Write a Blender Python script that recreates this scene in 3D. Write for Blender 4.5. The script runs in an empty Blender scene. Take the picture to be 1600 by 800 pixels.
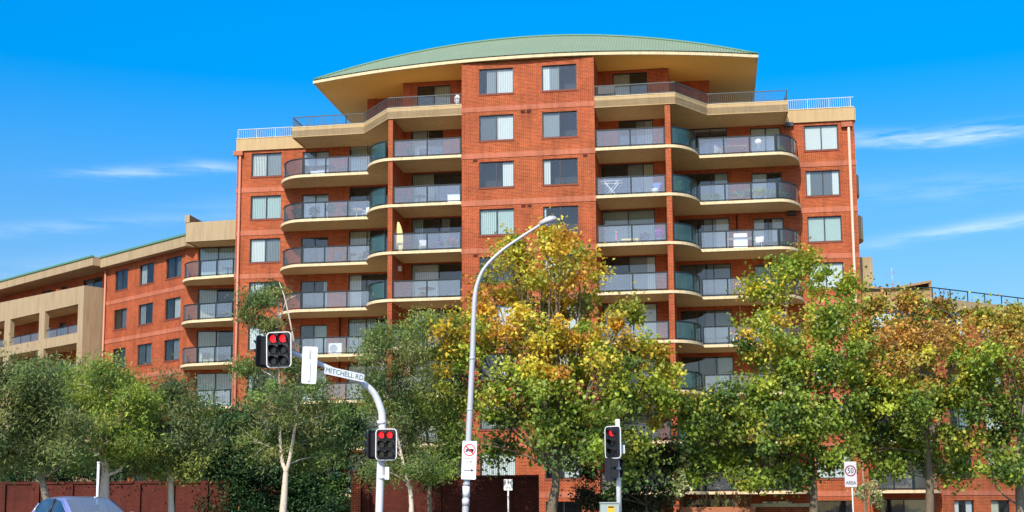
import bpy, math, random
import numpy as np
from mathutils import Vector, Matrix
R = math.radians
rng = random.Random(7)
S = bpy.context.scene
COL = S.collection

# ------------------------------------------------------------------ camera
FPX, PITCH, ROLL, ALPHA, D0, CZ = 2002.6, .1283, -.0063, .1543, 74.8456, 1.3
PPX, PPY = 800., 533.
fw = Vector((0, math.cos(PITCH), math.sin(PITCH)))
up0 = Vector((0, -math.sin(PITCH), math.cos(PITCH)))
rt0 = Vector((1, 0, 0))
rt = math.cos(ROLL) * rt0 + math.sin(ROLL) * up0
up = -math.sin(ROLL) * rt0 + math.cos(ROLL) * up0
cam = bpy.data.cameras.new('camera')
cam.sensor_width = 36
cam.lens = FPX / 1600 * 36
cam.shift_y = (PPY - 400) / 1600
cam.clip_end = 5000
co = bpy.data.objects.new('camera', cam)
COL.objects.link(co)
m = Matrix.Identity(4)
for i in range(3):
    m[i][0], m[i][1], m[i][2] = rt[i], up[i], -fw[i]
m[2][3] = CZ
co.matrix_world = m
S.camera = co


def at(x, y, Y):
    """the point that lies Y metres down the street in the direction of a photo pixel"""
    r = fw + rt * ((x - PPX) / FPX) - up * ((y - PPY) / FPX)
    t = Y / r.y
    return Vector((r.x * t, Y, CZ + r.z * t))


def px(v, Y):
    return v * Y / FPX


# ------------------------------------------------------------------ world, sun, exposure
SUN_EL, SUN_AZ = R(40), R(199)          # azimuth clockwise from +Y
sun_dir = Vector((math.sin(SUN_AZ) * math.cos(SUN_EL), math.cos(SUN_AZ) * math.cos(SUN_EL), math.sin(SUN_EL)))
W = bpy.data.worlds.new('World')
S.world = W
W.use_nodes = True
nt = W.node_tree
nt.nodes.clear()


def nd(tree, t, **kw):
    n = tree.nodes.new(t)
    for k, v in kw.items():
        setattr(n, k, v)
    return n


def math_n(tree, op, a, b=None, c=None, clamp=False):
    n = tree.nodes.new('ShaderNodeMath')
    n.operation = op
    n.use_clamp = clamp
    for i, v in enumerate((a, b, c)):
        if v is None:
            continue
        if hasattr(v, 'is_linked') or hasattr(v, 'links'):
            tree.links.new(v, n.inputs[i])
        else:
            n.inputs[i].default_value = v
    return n.outputs[0]


sky = nd(nt, 'ShaderNodeTexSky', sky_type='NISHITA')
sky.sun_disc = False
sky.sun_elevation = SUN_EL
sky.sun_rotation = SUN_AZ
sky.altitude = 0
sky.air_density = 1.0
sky.dust_density = 1.0
sky.ozone_density = 3.0
hs = nd(nt, 'ShaderNodeHueSaturation')
hs.inputs['Saturation'].default_value = 1.55
hs.inputs['Value'].default_value = 1.17
nt.links.new(sky.outputs[0], hs.inputs['Color'])
SAT = hs
tc = nd(nt, 'ShaderNodeTexCoord')
sp = nd(nt, 'ShaderNodeSeparateXYZ')
nt.links.new(tc.outputs['Generated'], sp.inputs[0])
yy = math_n(nt, 'MAXIMUM', sp.outputs[1], 0.02)
nt.links.new(math_n(nt, 'MULTIPLY_ADD', math_n(nt, 'MULTIPLY', sp.outputs[2], 2.6, clamp=True), .34, 1.25), SAT.inputs['Saturation'])
nt.links.new(math_n(nt, 'MULTIPLY_ADD', math_n(nt, 'MULTIPLY_ADD', sp.outputs[2], 4.6, -.69, clamp=True), .46, .76), SAT.inputs['Value'])
u_ = math_n(nt, 'DIVIDE', sp.outputs[0], yy)
v_ = math_n(nt, 'DIVIDE', sp.outputs[2], yy)
mp = nd(nt, 'ShaderNodeMapping')
mp.inputs['Scale'].default_value = (11, 11, 95)
mp.inputs['Rotation'].default_value = (0, R(4), 0)
nt.links.new(tc.outputs['Generated'], mp.inputs[0])
nz = nd(nt, 'ShaderNodeTexNoise')
nz.inputs['Scale'].default_value = 1.0
nz.inputs['Detail'].default_value = 9
nz.inputs['Roughness'].default_value = .66
nt.links.new(mp.outputs[0], nz.inputs['Vector'])
cl = None


def sky_uv(x, y):
    r = fw + rt * ((x - PPX) / FPX) - up * ((y - PPY) / FPX)
    return r.x / r.y, r.z / r.y


# thin cirrus streaks low over the roofs: direction, length, thickness, slope, strength
for (x, y, su, sv, sl, k) in ((205, 266, .05, .0040, .03, .42), (330, 256, .03, .0035, -.06, .36), (90, 352, .16, .005, .05, .22),
                              (1400, 215, .05, .006, -.02, .60), (1545, 202, .05, .006, .10, .75), (1530, 352, .09, .005, .16, .55),
                              (700, 300, .2, .008, .05, .2), (1500, 290, .12, .012, .05, .18), (120, 420, .2, .012, .1, .22)):
    u0, v0 = sky_uv(x, y)
    du = math_n(nt, 'SUBTRACT', u_, u0)
    dv = math_n(nt, 'SUBTRACT', math_n(nt, 'SUBTRACT', v_, v0), math_n(nt, 'MULTIPLY', du, sl))
    dv = math_n(nt, 'ADD', dv, math_n(nt, 'MULTIPLY', math_n(nt, 'SUBTRACT', nz.outputs[0], .5), .018))
    q = math_n(nt, 'ADD', math_n(nt, 'POWER', math_n(nt, 'ABSOLUTE', math_n(nt, 'DIVIDE', du, su)), 2.0),
               math_n(nt, 'POWER', math_n(nt, 'ABSOLUTE', math_n(nt, 'DIVIDE', dv, sv)), 2.0))
    g = math_n(nt, 'MULTIPLY', math_n(nt, 'EXPONENT', math_n(nt, 'MULTIPLY', q, -1.0)), k * .72)
    cl = g if cl is None else math_n(nt, 'ADD', cl, g)
cl = math_n(nt, 'MULTIPLY', cl, math_n(nt, 'MULTIPLY_ADD', nz.outputs[0], 4.2, -1.55, clamp=True), clamp=True)
cl = math_n(nt, 'MULTIPLY', cl, math_n(nt, 'GREATER_THAN', sp.outputs[1], 0.05))
mp2 = nd(nt, 'ShaderNodeMapping')
mp2.inputs['Scale'].default_value = (4, 4, 17)
nt.links.new(tc.outputs['Generated'], mp2.inputs[0])
nz2 = nd(nt, 'ShaderNodeTexNoise')
nz2.inputs['Scale'].default_value = 1.0
nz2.inputs['Detail'].default_value = 8
nz2.inputs['Roughness'].default_value = .62
nt.links.new(mp2.outputs[0], nz2.inputs['Vector'])
far = math_n(nt, 'MULTIPLY_ADD', nz2.outputs[0], 5.0, -2.6, clamp=True)
far = math_n(nt, 'MULTIPLY', far, math_n(nt, 'MULTIPLY_ADD', sp.outputs[1], -4.0, 0.0, clamp=True))
cl = math_n(nt, 'MAXIMUM', cl, math_n(nt, 'MULTIPLY', far, .55))
mx = nd(nt, 'ShaderNodeMix', data_type='RGBA')
nt.links.new(cl, mx.inputs[0])
nt.links.new(hs.outputs[0], mx.inputs[6])
mx.inputs[7].default_value = (5.6, 6.2, 6.8, 1)
bg = nd(nt, 'ShaderNodeBackground')
SKY_NODE = bg
bg.inputs['Strength'].default_value = .15
nt.links.new(mx.outputs[2], bg.inputs[0])
wo = nd(nt, 'ShaderNodeOutputWorld')
nt.links.new(bg.outputs[0], wo.inputs[0])

sl = bpy.data.lights.new('sun', 'SUN')
sl.energy = 3.9
sl.angle = R(.5)
sl.color = (1, .93, .82)
so = bpy.data.objects.new('sun', sl)
COL.objects.link(so)
so.location = (0, 0, 60)
so.rotation_euler = (-sun_dir).to_track_quat('-Z', 'Y').to_euler()
S.view_settings.view_transform = 'Standard'
S.view_settings.look = 'None'
S.view_settings.exposure = .40
S.view_settings.gamma = 1
S.cycles.max_bounces = 8
S.cycles.transparent_max_bounces = 16


# ------------------------------------------------------------------ materials
MAT = {}


def mat(name, col, rough=.6, metal=0., noise=0., nscale=3., bump=0., bscale=30., spec=.5, emit=None, streak=0.):
    mm = bpy.data.materials.new(name)
    mm.use_nodes = True
    t = mm.node_tree
    b = t.nodes['Principled BSDF']
    b.inputs['Base Color'].default_value = (*col, 1)
    b.inputs['Roughness'].default_value = rough
    b.inputs['Metallic'].default_value = metal
    b.inputs['Specular IOR Level'].default_value = spec
    g = None
    if noise or bump:
        g = nd(t, 'ShaderNodeNewGeometry')
    if noise:
        n = nd(t, 'ShaderNodeTexNoise')
        n.inputs['Scale'].default_value = nscale
        n.inputs['Detail'].default_value = 6
        t.links.new(g.outputs['Position'], n.inputs['Vector'])
        r = nd(t, 'ShaderNodeMix', data_type='RGBA')
        t.links.new(n.outputs[0], r.inputs[0])
        r.inputs[6].default_value = (*[c * (1 - noise) for c in col], 1)
        r.inputs[7].default_value = (*[min(1, c * (1 + noise)) for c in col], 1)
        t.links.new(r.outputs[2], b.inputs['Base Color'])
        if streak:
            ms = nd(t, 'ShaderNodeMapping')
            ms.inputs['Scale'].default_value = (2.6, 2.6, .22)
            t.links.new(g.outputs['Position'], ms.inputs[0])
            ns = nd(t, 'ShaderNodeTexNoise')
            ns.inputs['Scale'].default_value = 1.7
            ns.inputs['Detail'].default_value = 8
            ns.inputs['Roughness'].default_value = .7
            t.links.new(ms.outputs[0], ns.inputs['Vector'])
            r3 = nd(t, 'ShaderNodeMix', data_type='RGBA')
            r3.blend_type = 'MULTIPLY'
            t.links.new(math_n(t, 'MULTIPLY', math_n(t, 'MULTIPLY_ADD', ns.outputs[0], 4.0, -1.8, clamp=True), streak), r3.inputs[0])
            t.links.new(r.outputs[2], r3.inputs[6])
            r3.inputs[7].default_value = (.55, .50, .44, 1)
            t.links.new(r3.outputs[2], b.inputs['Base Color'])
    if bump:
        n2 = nd(t, 'ShaderNodeTexNoise')
        n2.inputs['Scale'].default_value = bscale
        n2.inputs['Detail'].default_value = 4
        t.links.new(g.outputs['Position'], n2.inputs['Vector'])
        bp = nd(t, 'ShaderNodeBump')
        bp.inputs['Strength'].default_value = bump
        bp.inputs['Distance'].default_value = .02
        t.links.new(n2.outputs[0], bp.inputs['Height'])
        t.links.new(bp.outputs[0], b.inputs['Normal'])
    if emit:
        b.inputs['Emission Color'].default_value = (*emit[0], 1)
        b.inputs['Emission Strength'].default_value = emit[1]
    MAT[name] = mm
    return mm


def brick_mat(name, c1, c2, mortar, soldier=False):
    mm = bpy.data.materials.new(name)
    mm.use_nodes = True
    t = mm.node_tree
    b = t.nodes['Principled BSDF']
    b.inputs['Roughness'].default_value = .85
    b.inputs['Specular IOR Level'].default_value = .25
    uv = nd(t, 'ShaderNodeUVMap')
    br = nd(t, 'ShaderNodeTexBrick')
    br.inputs['Scale'].default_value = 1
    br.inputs['Brick Width'].default_value = .086 if soldier else .24
    br.inputs['Row Height'].default_value = .24 if soldier else .086
    br.inputs['Mortar Size'].default_value = .0078
    br.inputs['Mortar Smooth'].default_value = .15
    br.inputs['Bias'].default_value = -.1
    br.inputs['Color1'].default_value = (*c1, 1)
    br.inputs['Color2'].default_value = (*c2, 1)
    br.inputs['Mortar'].default_value = (*mortar, 1)
    t.links.new(uv.outputs[0], br.inputs['Vector'])
    n = nd(t, 'ShaderNodeTexNoise')
    n.inputs['Scale'].default_value = .55
    n.inputs['Detail'].default_value = 7
    n.inputs['Roughness'].default_value = .62
    t.links.new(uv.outputs[0], n.inputs['Vector'])
    hs_ = nd(t, 'ShaderNodeHueSaturation')
    t.links.new(br.outputs[0], hs_.inputs['Color'])
    t.links.new(math_n(t, 'MULTIPLY_ADD', n.outputs[0], 1.0, .5), hs_.inputs['Value'])
    # rain streaks: noise stretched downwards
    mpp = nd(t, 'ShaderNodeMapping')
    mpp.inputs['Scale'].default_value = (2.2, .16, 1)
    t.links.new(uv.outputs[0], mpp.inputs[0])
    n2 = nd(t, 'ShaderNodeTexNoise')
    n2.inputs['Scale'].default_value = 1.6
    n2.inputs['Detail'].default_value = 5
    t.links.new(mpp.outputs[0], n2.inputs['Vector'])
    mixr = nd(t, 'ShaderNodeMix', data_type='RGBA')
    mixr.blend_type = 'MULTIPLY'
    t.links.new(math_n(t, 'MULTIPLY_ADD', n2.outputs[0], 3.0, -1.35, clamp=True), mixr.inputs[0])
    t.links.new(hs_.outputs[0], mixr.inputs[6])
    mixr.inputs[7].default_value = (.72, .70, .70, 1)
    t.links.new(mixr.outputs[2], b.inputs['Base Color'])
    bp = nd(t, 'ShaderNodeBump')
    bp.inputs['Strength'].default_value = .5
    bp.inputs['Distance'].default_value = .012
    bp.invert = True
    t.links.new(br.outputs['Fac'], bp.inputs['Height'])
    t.links.new(bp.outputs[0], b.inputs['Normal'])
    MAT[name] = mm
    return mm


def glass_mat(name, tint, film, film_fac, refl_min, rough=.02):
    """clear or tinted sheet: see-through + a diffuse film (own colour, or sky reflection painted in) + mirror reflection by Fresnel"""
    mm = bpy.data.materials.new(name)
    mm.use_nodes = True
    t = mm.node_tree
    t.nodes.clear()
    tr = nd(t, 'ShaderNodeBsdfTransparent')
    tr.inputs[0].default_value = (*tint, 1)
    df = nd(t, 'ShaderNodeBsdfDiffuse')
    df.inputs[0].default_value = (*film, 1)
    m1 = nd(t, 'ShaderNodeMixShader')
    m1.inputs[0].default_value = film_fac
    t.links.new(tr.outputs[0], m1.inputs[1])
    t.links.new(df.outputs[0], m1.inputs[2])
    gl = nd(t, 'ShaderNodeBsdfGlossy')
    gl.inputs['Roughness'].default_value = rough
    gl.inputs[0].default_value = (.95, .97, 1, 1)
    g = nd(t, 'ShaderNodeNewGeometry')
    dp = nd(t, 'ShaderNodeVectorMath', operation='DOT_PRODUCT')
    t.links.new(g.outputs['Normal'], dp.inputs[0])
    t.links.new(g.outputs['Incoming'], dp.inputs[1])
    fc = math_n(t, 'POWER', math_n(t, 'SUBTRACT', 1.0, math_n(t, 'ABSOLUTE', dp.outputs['Value'])), 5.0)
    fr_out = math_n(t, 'MULTIPLY_ADD', fc, 1 - refl_min, refl_min, clamp=True)
    n = nd(t, 'ShaderNodeTexNoise')
    n.inputs['Scale'].default_value = .7
    t.links.new(g.outputs['Position'], n.inputs['Vector'])
    bp = nd(t, 'ShaderNodeBump')
    bp.inputs['Strength'].default_value = .06
    bp.inputs['Distance'].default_value = .1
    t.links.new(n.outputs[0], bp.inputs['Height'])
    t.links.new(bp.outputs[0], gl.inputs['Normal'])
    m2 = nd(t, 'ShaderNodeMixShader')
    t.links.new(fr_out, m2.inputs[0])
    t.links.new(m1.outputs[0], m2.inputs[1])
    t.links.new(gl.outputs[0], m2.inputs[2])
    o = nd(t, 'ShaderNodeOutputMaterial')
    t.links.new(m2.outputs[0], o.inputs[0])
    MAT[name] = mm
    return mm


def leaf_mat(name, trans=.45):
    mm = bpy.data.materials.new(name)
    mm.use_nodes = True
    t = mm.node_tree
    t.nodes.clear()
    a = nd(t, 'ShaderNodeAttribute', attribute_name='tint')
    df = nd(t, 'ShaderNodeBsdfDiffuse')
    tl = nd(t, 'ShaderNodeBsdfTranslucent')
    t.links.new(a.outputs[0], df.inputs[0])
    t.links.new(a.outputs[0], tl.inputs[0])
    m1 = nd(t, 'ShaderNodeMixShader')
    m1.inputs[0].default_value = trans
    t.links.new(df.outputs[0], m1.inputs[1])
    t.links.new(tl.outputs[0], m1.inputs[2])
    gl = nd(t, 'ShaderNodeBsdfGlossy')
    gl.inputs['Roughness'].default_value = .45
    m2 = nd(t, 'ShaderNodeMixShader')
    m2.inputs[0].default_value = .022
    t.links.new(m1.outputs[0], m2.inputs[1])
    t.links.new(gl.outputs[0], m2.inputs[2])
    o = nd(t, 'ShaderNodeOutputMaterial')
    t.links.new(m2.outputs[0], o.inputs[0])
    MAT[name] = mm
    return mm


brick_mat('brick', (.41, .063, .021), (.245, .037, .014), (.54, .27, .11))
brick_mat('brick_band', (.50, .15, .078), (.44, .125, .065), (.46, .20, .12), True)
brick_mat('brick_dark', (.115, .021, .012), (.08, .015, .009), (.10, .035, .024))  # dark brick; tree shade on the boundary walls is mixed into the colour
mat('brick_sill', (.22, .05, .025), .8, noise=.2)
mat('cream', (.50, .35, .165), .75, noise=.10, nscale=1.2, bump=.1, bscale=60, streak=.4)
mat('cream_edge', (.73, .58, .34), .7, noise=.08, nscale=1.5, streak=.6)
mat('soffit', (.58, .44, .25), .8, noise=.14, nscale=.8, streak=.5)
mat('roof_soffit', (.86, .52, .13), .7)
mat('beige', (.42, .31, .175), .8, noise=.10, nscale=.6, bump=.15, bscale=40, streak=.6)
mat('gutter_green', (.10, .24, .15), .5)
mat('roof_green', (.235, .30, .18), .45, noise=.10, nscale=.7)
mat('flat_roof', (.30, .29, .27), .9, noise=.15)
mat('frame_dark', (.020, .021, .024), .4)
mat('rail_dark', (.010, .020, .022), .45, spec=.3)
mat('rail_mid', (.05, .068, .068), .5)
mat('rail_pale', (.45, .52, .55), .4)
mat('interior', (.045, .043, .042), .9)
mat('blind_white', (.80, .79, .74), .8)
mat('blind_cream', (.66, .60, .42), .8)
mat('blind_green', (.56, .66, .60), .8)
mat('blind_grey', (.30, .32, .32), .8)
mat('curtain_dark', (.16, .17, .18), .9)
mat('pipe_pink', (.55, .22, .14), .5)
mat('pipe_cream', (.72, .45, .33), .5)
mat('white_paint', (.78, .78, .77), .45, noise=.04, nscale=6)
mat('pole_white', (.72, .72, .72), .5, noise=.10, nscale=5)
mat('steel', (.50, .50, .51), .45, .1, noise=.10, nscale=4)
mat('sign_white', (.80, .80, .80), .4)
mat('sign_grey', (.55, .52, .52), .45)
mat('sign_red', (.62, .02, .03), .4)
mat('sign_maroon', (.20, .012, .02), .4)
mat('ink', (.015, .017, .02), .5)
mat('ink_green', (.15, .26, .22), .5)
mat('ink_grey', (.35, .37, .37), .5)
mat('signal_black', (.012, .012, .014), .45)
mat('lens_off', (.03, .035, .035), .15)
mat('lens_red', (.5, .005, .008), .3, emit=((1, .012, .02), 1.3))
mat('cabinet', (.33, .40, .36), .5, noise=.05)
mat('label_yellow', (.75, .42, .02), .5)
mat('asphalt', (.05, .05, .052), .9, noise=.25, nscale=8, bump=.3, bscale=90)
mat('concrete', (.36, .34, .31), .9, noise=.12, nscale=2, bump=.2)
mat('earth', (.12, .09, .055), .95, noise=.3, nscale=1)
mat('grass_ground', (.06, .10, .03), .95, noise=.4, nscale=4)
mat('line_white', (.75, .75, .72), .7)
mat('bark_pale', (.60, .51, .40), .9, noise=.35, nscale=9, bump=.6, bscale=14)
mat('bark_grey', (.22, .175, .13), .9, noise=.4, nscale=7, bump=.6, bscale=14)
mat('bark_plane', (.15, .115, .075), .9, noise=.4, nscale=8, bump=.4, bscale=14)
mat('twig_brown', (.20, .11, .055), .9)
mat('car_blue', (.32, .34, .60), .28, .3, noise=.03)
MAT['car_blue'].node_tree.nodes['Principled BSDF'].inputs['Coat Weight'].default_value = .8
mat('tyre', (.02, .02, .02), .85)
mat('rim', (.5, .5, .52), .35, .8)
mat('headlight', (.7, .72, .75), .1)
mat('car_dark', (.02, .022, .026), .5)
mat('terracotta', (.38, .13, .06), .8, noise=.12)
mat('plastic_white', (.80, .80, .80), .4)
mat('plastic_blue', (.10, .16, .42), .5)
mat('furniture_dark', (.03, .032, .04), .5)
mat('wood', (.30, .17, .08), .7, noise=.2, nscale=5)
mat('brown_screen', (.33, .20, .09), .8, noise=.2, nscale=3)
mat('soil', (.05, .035, .02), .95)
mat('purple', (.30, .12, .42), .8)
mat('pink', (.70, .25, .42), .8)
mat('yellow_cloth', (.75, .62, .25), .8)
glass_mat('pane_glass', (.88, .92, .93), (.2, .22, .25), .01, .042)
glass_mat('balcony_glass', (.93, .96, .98), (.82, .86, .94), .045, .065)  # milky film paints bright sky reflection into the diffuse colour
glass_mat('curved_glass', (.62, .76, .70), (.11, .21, .18), .22, .05)
glass_mat('smoke_glass', (.72, .76, .74), (.20, .22, .23), .16, .03)
glass_mat('car_glass', (.45, .52, .55), (.05, .06, .06), .15, .22)
glass_mat('windscreen_glass', (.5, .55, .55), (.70, .72, .70), .22, .30)  # pale film is the bright cloud reflection, painted as diffuse colour
leaf_mat('leaf')


# ------------------------------------------------------------------ mesh builder
U = Vector((math.cos(ALPHA), -math.sin(ALPHA), 0))
N = Vector((math.sin(ALPHA), math.cos(ALPHA), 0))
G = Vector((0, D0, 0))


def frame(o, ax, ay):
    return lambda x, y, z: o + ax * x + ay * y + Vector((0, 0, z))


MAIN = frame(G, U, N)                      # x along the facade, y into the building
WORLD = frame(Vector((0, 0, 0)), Vector((1, 0, 0)), Vector((0, 1, 0)))
aw = R(34.5)
WO = MAIN(-24, 8.45, 0)
WING = frame(WO, U * math.cos(aw) - N * math.sin(aw), U * math.sin(aw) + N * math.cos(aw))
ar = R(40)
RO = MAIN(25, 6.15, 0)
RWING = frame(RO, U * math.cos(ar) + N * math.sin(ar), N * math.cos(ar) - U * math.sin(ar))
POS = {}


class MB:
    def __init__(s, fr=MAIN):
        s.v, s.f, s.sm, s.fr = [], [], [], fr

    def p(s, x, y, z):
        s.v.append(s.fr(x, y, z))
        return len(s.v) - 1

    def face(s, pts, smooth=False):
        s.f.append([s.p(*q) for q in pts])
        s.sm.append(smooth)
        return s

    def box(s, x0, x1, y0, y1, z0, z1):
        i = [s.p(x, y, z) for z in (z0, z1) for y in (y0, y1) for x in (x0, x1)]
        for f in ((0, 2, 3, 1), (4, 5, 7, 6), (0, 1, 5, 4), (2, 6, 7, 3), (0, 4, 6, 2), (1, 3, 7, 5)):
            s.f.append([i[k] for k in f])
            s.sm.append(False)
        return s

    def prism(s, poly, z0, z1, caps=True):
        a = [s.p(x, y, z0) for x, y in poly]
        b = [s.p(x, y, z1) for x, y in poly]
        n = len(poly)
        for i in range(n):
            j = (i + 1) % n
            s.f.append([a[i], a[j], b[j], b[i]])
            s.sm.append(False)
        if caps:
            s.f.append(a[::-1])
            s.f.append(b)
            s.sm += [False, False]
        return s

    def strip(s, path, z0, z1, th):
        """upright band of thickness th (to the left of the path) along a plan path"""
        q = offset(path, th)
        n = len(path)
        A = [s.p(x, y, z0) for x, y in path]
        B = [s.p(x, y, z1) for x, y in path]
        C = [s.p(x, y, z0) for x, y in q]
        D = [s.p(x, y, z1) for x, y in q]
        for i in range(n - 1):
            for f in ((A[i], A[i + 1], B[i + 1], B[i]), (D[i], D[i + 1], C[i + 1], C[i]),
                      (B[i], B[i + 1], D[i + 1], D[i]), (C[i], C[i + 1], A[i + 1], A[i])):
                s.f.append(list(f))
                s.sm.append(False)
        for i in (0, n - 1):
            s.f.append([A[i], B[i], D[i], C[i]])
            s.sm.append(False)
        return s

    def tube(s, pts, r, n=8, cap=True, smooth=True):
        pts = [Vector(p) for p in pts]
        rr = r if isinstance(r, (list, tuple)) else [r] * len(pts)
        prev, ring0 = None, None
        ref = Vector((0, 0, 1))
        for k, p in enumerate(pts):
            d = (pts[min(k + 1, len(pts) - 1)] - pts[max(k - 1, 0)])
            d.normalize()
            if abs(d.dot(ref)) > .95:
                ref = Vector((1, 0, 0)) if abs(d.x) < .9 else Vector((0, 1, 0))
            a = d.cross(ref).normalized()
            b = a.cross(d).normalized()
            ref = b
            ring = []
            for i in range(n):
                t = 2 * math.pi * i / n
                q = p + (a * math.cos(t) + b * math.sin(t)) * rr[k]
                ring.append(s.p(q.x, q.y, q.z))
            if prev:
                for i in range(n):
                    s.f.append([prev[i], prev[(i + 1) % n], ring[(i + 1) % n], ring[i]])
                    s.sm.append(smooth)
            elif cap:
                s.f.append(ring[::-1])
                s.sm.append(False)
            prev = ring
        if cap:
            s.f.append(prev)
            s.sm.append(False)
        return s

    def lathe(s, c, prof, n=14):
        prev = None
        for r, z in prof:
            ring = [s.p(c[0] + r * math.cos(2 * math.pi * i / n), c[1] + r * math.sin(2 * math.pi * i / n), c[2] + z) for i in range(n)]
            if prev:
                for i in range(n):
                    s.f.append([prev[i], prev[(i + 1) % n], ring[(i + 1) % n], ring[i]])
                    s.sm.append(True)
            else:
                s.f.append(ring[::-1])
                s.sm.append(False)
            prev = ring
        s.f.append(prev)
        s.sm.append(False)
        return s

    def build(s, name, m, parent=None, origin=None):
        V = np.array([tuple(v) for v in s.v], float)
        c = V.mean(0) if origin is None else np.array(tuple(origin), float)
        c = np.round(c, 4)
        me = bpy.data.meshes.new(name)
        me.from_pydata((V - c).tolist(), [], s.f)
        uv = np.zeros((len(me.loops), 2), np.float32)
        k = 0
        for f in s.f:
            P = V[f]
            nn = np.zeros(3)
            for i in range(len(f)):
                a, b = P[i], P[(i + 1) % len(f)]
                nn += np.cross(a - P[0], b - P[0])
            L = np.linalg.norm(nn)
            nn = nn / L if L > 1e-12 else np.array([0, 0, 1.])
            if abs(nn[2]) > .8:
                uv[k:k + len(f)] = P[:, :2]
            else:
                t = np.array([-nn[1], nn[0], 0])
                t /= np.linalg.norm(t)
                if t[0] < 0:
                    t = -t
                uv[k:k + len(f), 0] = P @ t
                uv[k:k + len(f), 1] = P[:, 2]
            k += len(f)
        me.uv_layers.new(name='UVMap').data.foreach_set('uv', uv.ravel())
        me.polygons.foreach_set('use_smooth', s.sm)
        me.materials.append(MAT[m] if isinstance(m, str) else m)
        me.update()
        o = bpy.data.objects.new(name, me)
        COL.objects.link(o)
        attach(o, c, parent)
        return o


def attach(o, c, parent):
    POS[o.name] = Vector(tuple(c))
    if parent:
        o.parent = parent
        o.location = Vector(tuple(c)) - POS[parent.name]
    else:
        o.location = tuple(c)


def empty(name, loc, label, cat, group=None, kind=None):
    o = bpy.data.objects.new(name, None)
    o.empty_display_size = .3
    COL.objects.link(o)
    attach(o, loc, None)
    tag(o, label, cat, group, kind)
    return o


def tag(o, label=None, cat=None, group=None, kind=None):
    if label:
        o['label'] = label
    if cat:
        o['category'] = cat
    if group:
        o['group'] = group
    if kind:
        o['kind'] = kind
    return o


def offset(path, th):
    q = []
    n = len(path)
    for i, (x, y) in enumerate(path):
        x0, y0 = path[max(i - 1, 0)]
        x1, y1 = path[min(i + 1, n - 1)]
        dx, dy = x1 - x0, y1 - y0
        L = math.hypot(dx, dy) or 1
        q.append((x - dy / L * th, y + dx / L * th))
    return q


def arc(cx, cy, rx, ry, t0, t1, n):
    """t measured from the -y direction towards +x"""
    return [(cx + rx * math.sin(t0 + (t1 - t0) * i / n), cy - ry * math.cos(t0 + (t1 - t0) * i / n)) for i in range(n + 1)]


def F(n):
    return 2.1 + 2.9 * n


def wall(mb, x0, x1, z0, z1, y, opens=(), reveal=.16):
    """plane y = const with real openings and their reveals"""
    xs = sorted({x0, x1, *[v for o in opens for v in (o[0], o[1])]})
    zs = sorted({z0, z1, *[v for o in opens for v in (o[2], o[3])]})
    for i in range(len(xs) - 1):
        for j in range(len(zs) - 1):
            cx, cz = (xs[i] + xs[i + 1]) / 2, (zs[j] + zs[j + 1]) / 2
            if any(o[0] < cx < o[1] and o[2] < cz < o[3] for o in opens):
                continue
            mb.face([(xs[i], y, zs[j]), (xs[i + 1], y, zs[j]), (xs[i + 1], y, zs[j + 1]), (xs[i], y, zs[j + 1])])
    for a, b, c, d in opens:
        r = y + reveal
        mb.face([(a, y, c), (a, r, c), (a, r, d), (a, y, d)])
        mb.face([(b, y, c), (b, y, d), (b, r, d), (b, r, c)])
        mb.face([(a, y, d), (b, y, d), (b, r, d), (a, r, d)])
        mb.face([(a, y, c), (a, r, c), (b, r, c), (b, y, c)])


def side(mb, x, y0, y1, z0, z1):
    mb.face([(x, y0, z0), (x, y1, z0), (x, y1, z1), (x, y0, z1)])


BL = {'w': 'blind_white', 'c': 'blind_cream', 'g': 'blind_grey', 'n': 'blind_green', 'd': 'curtain_dark'}


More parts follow.
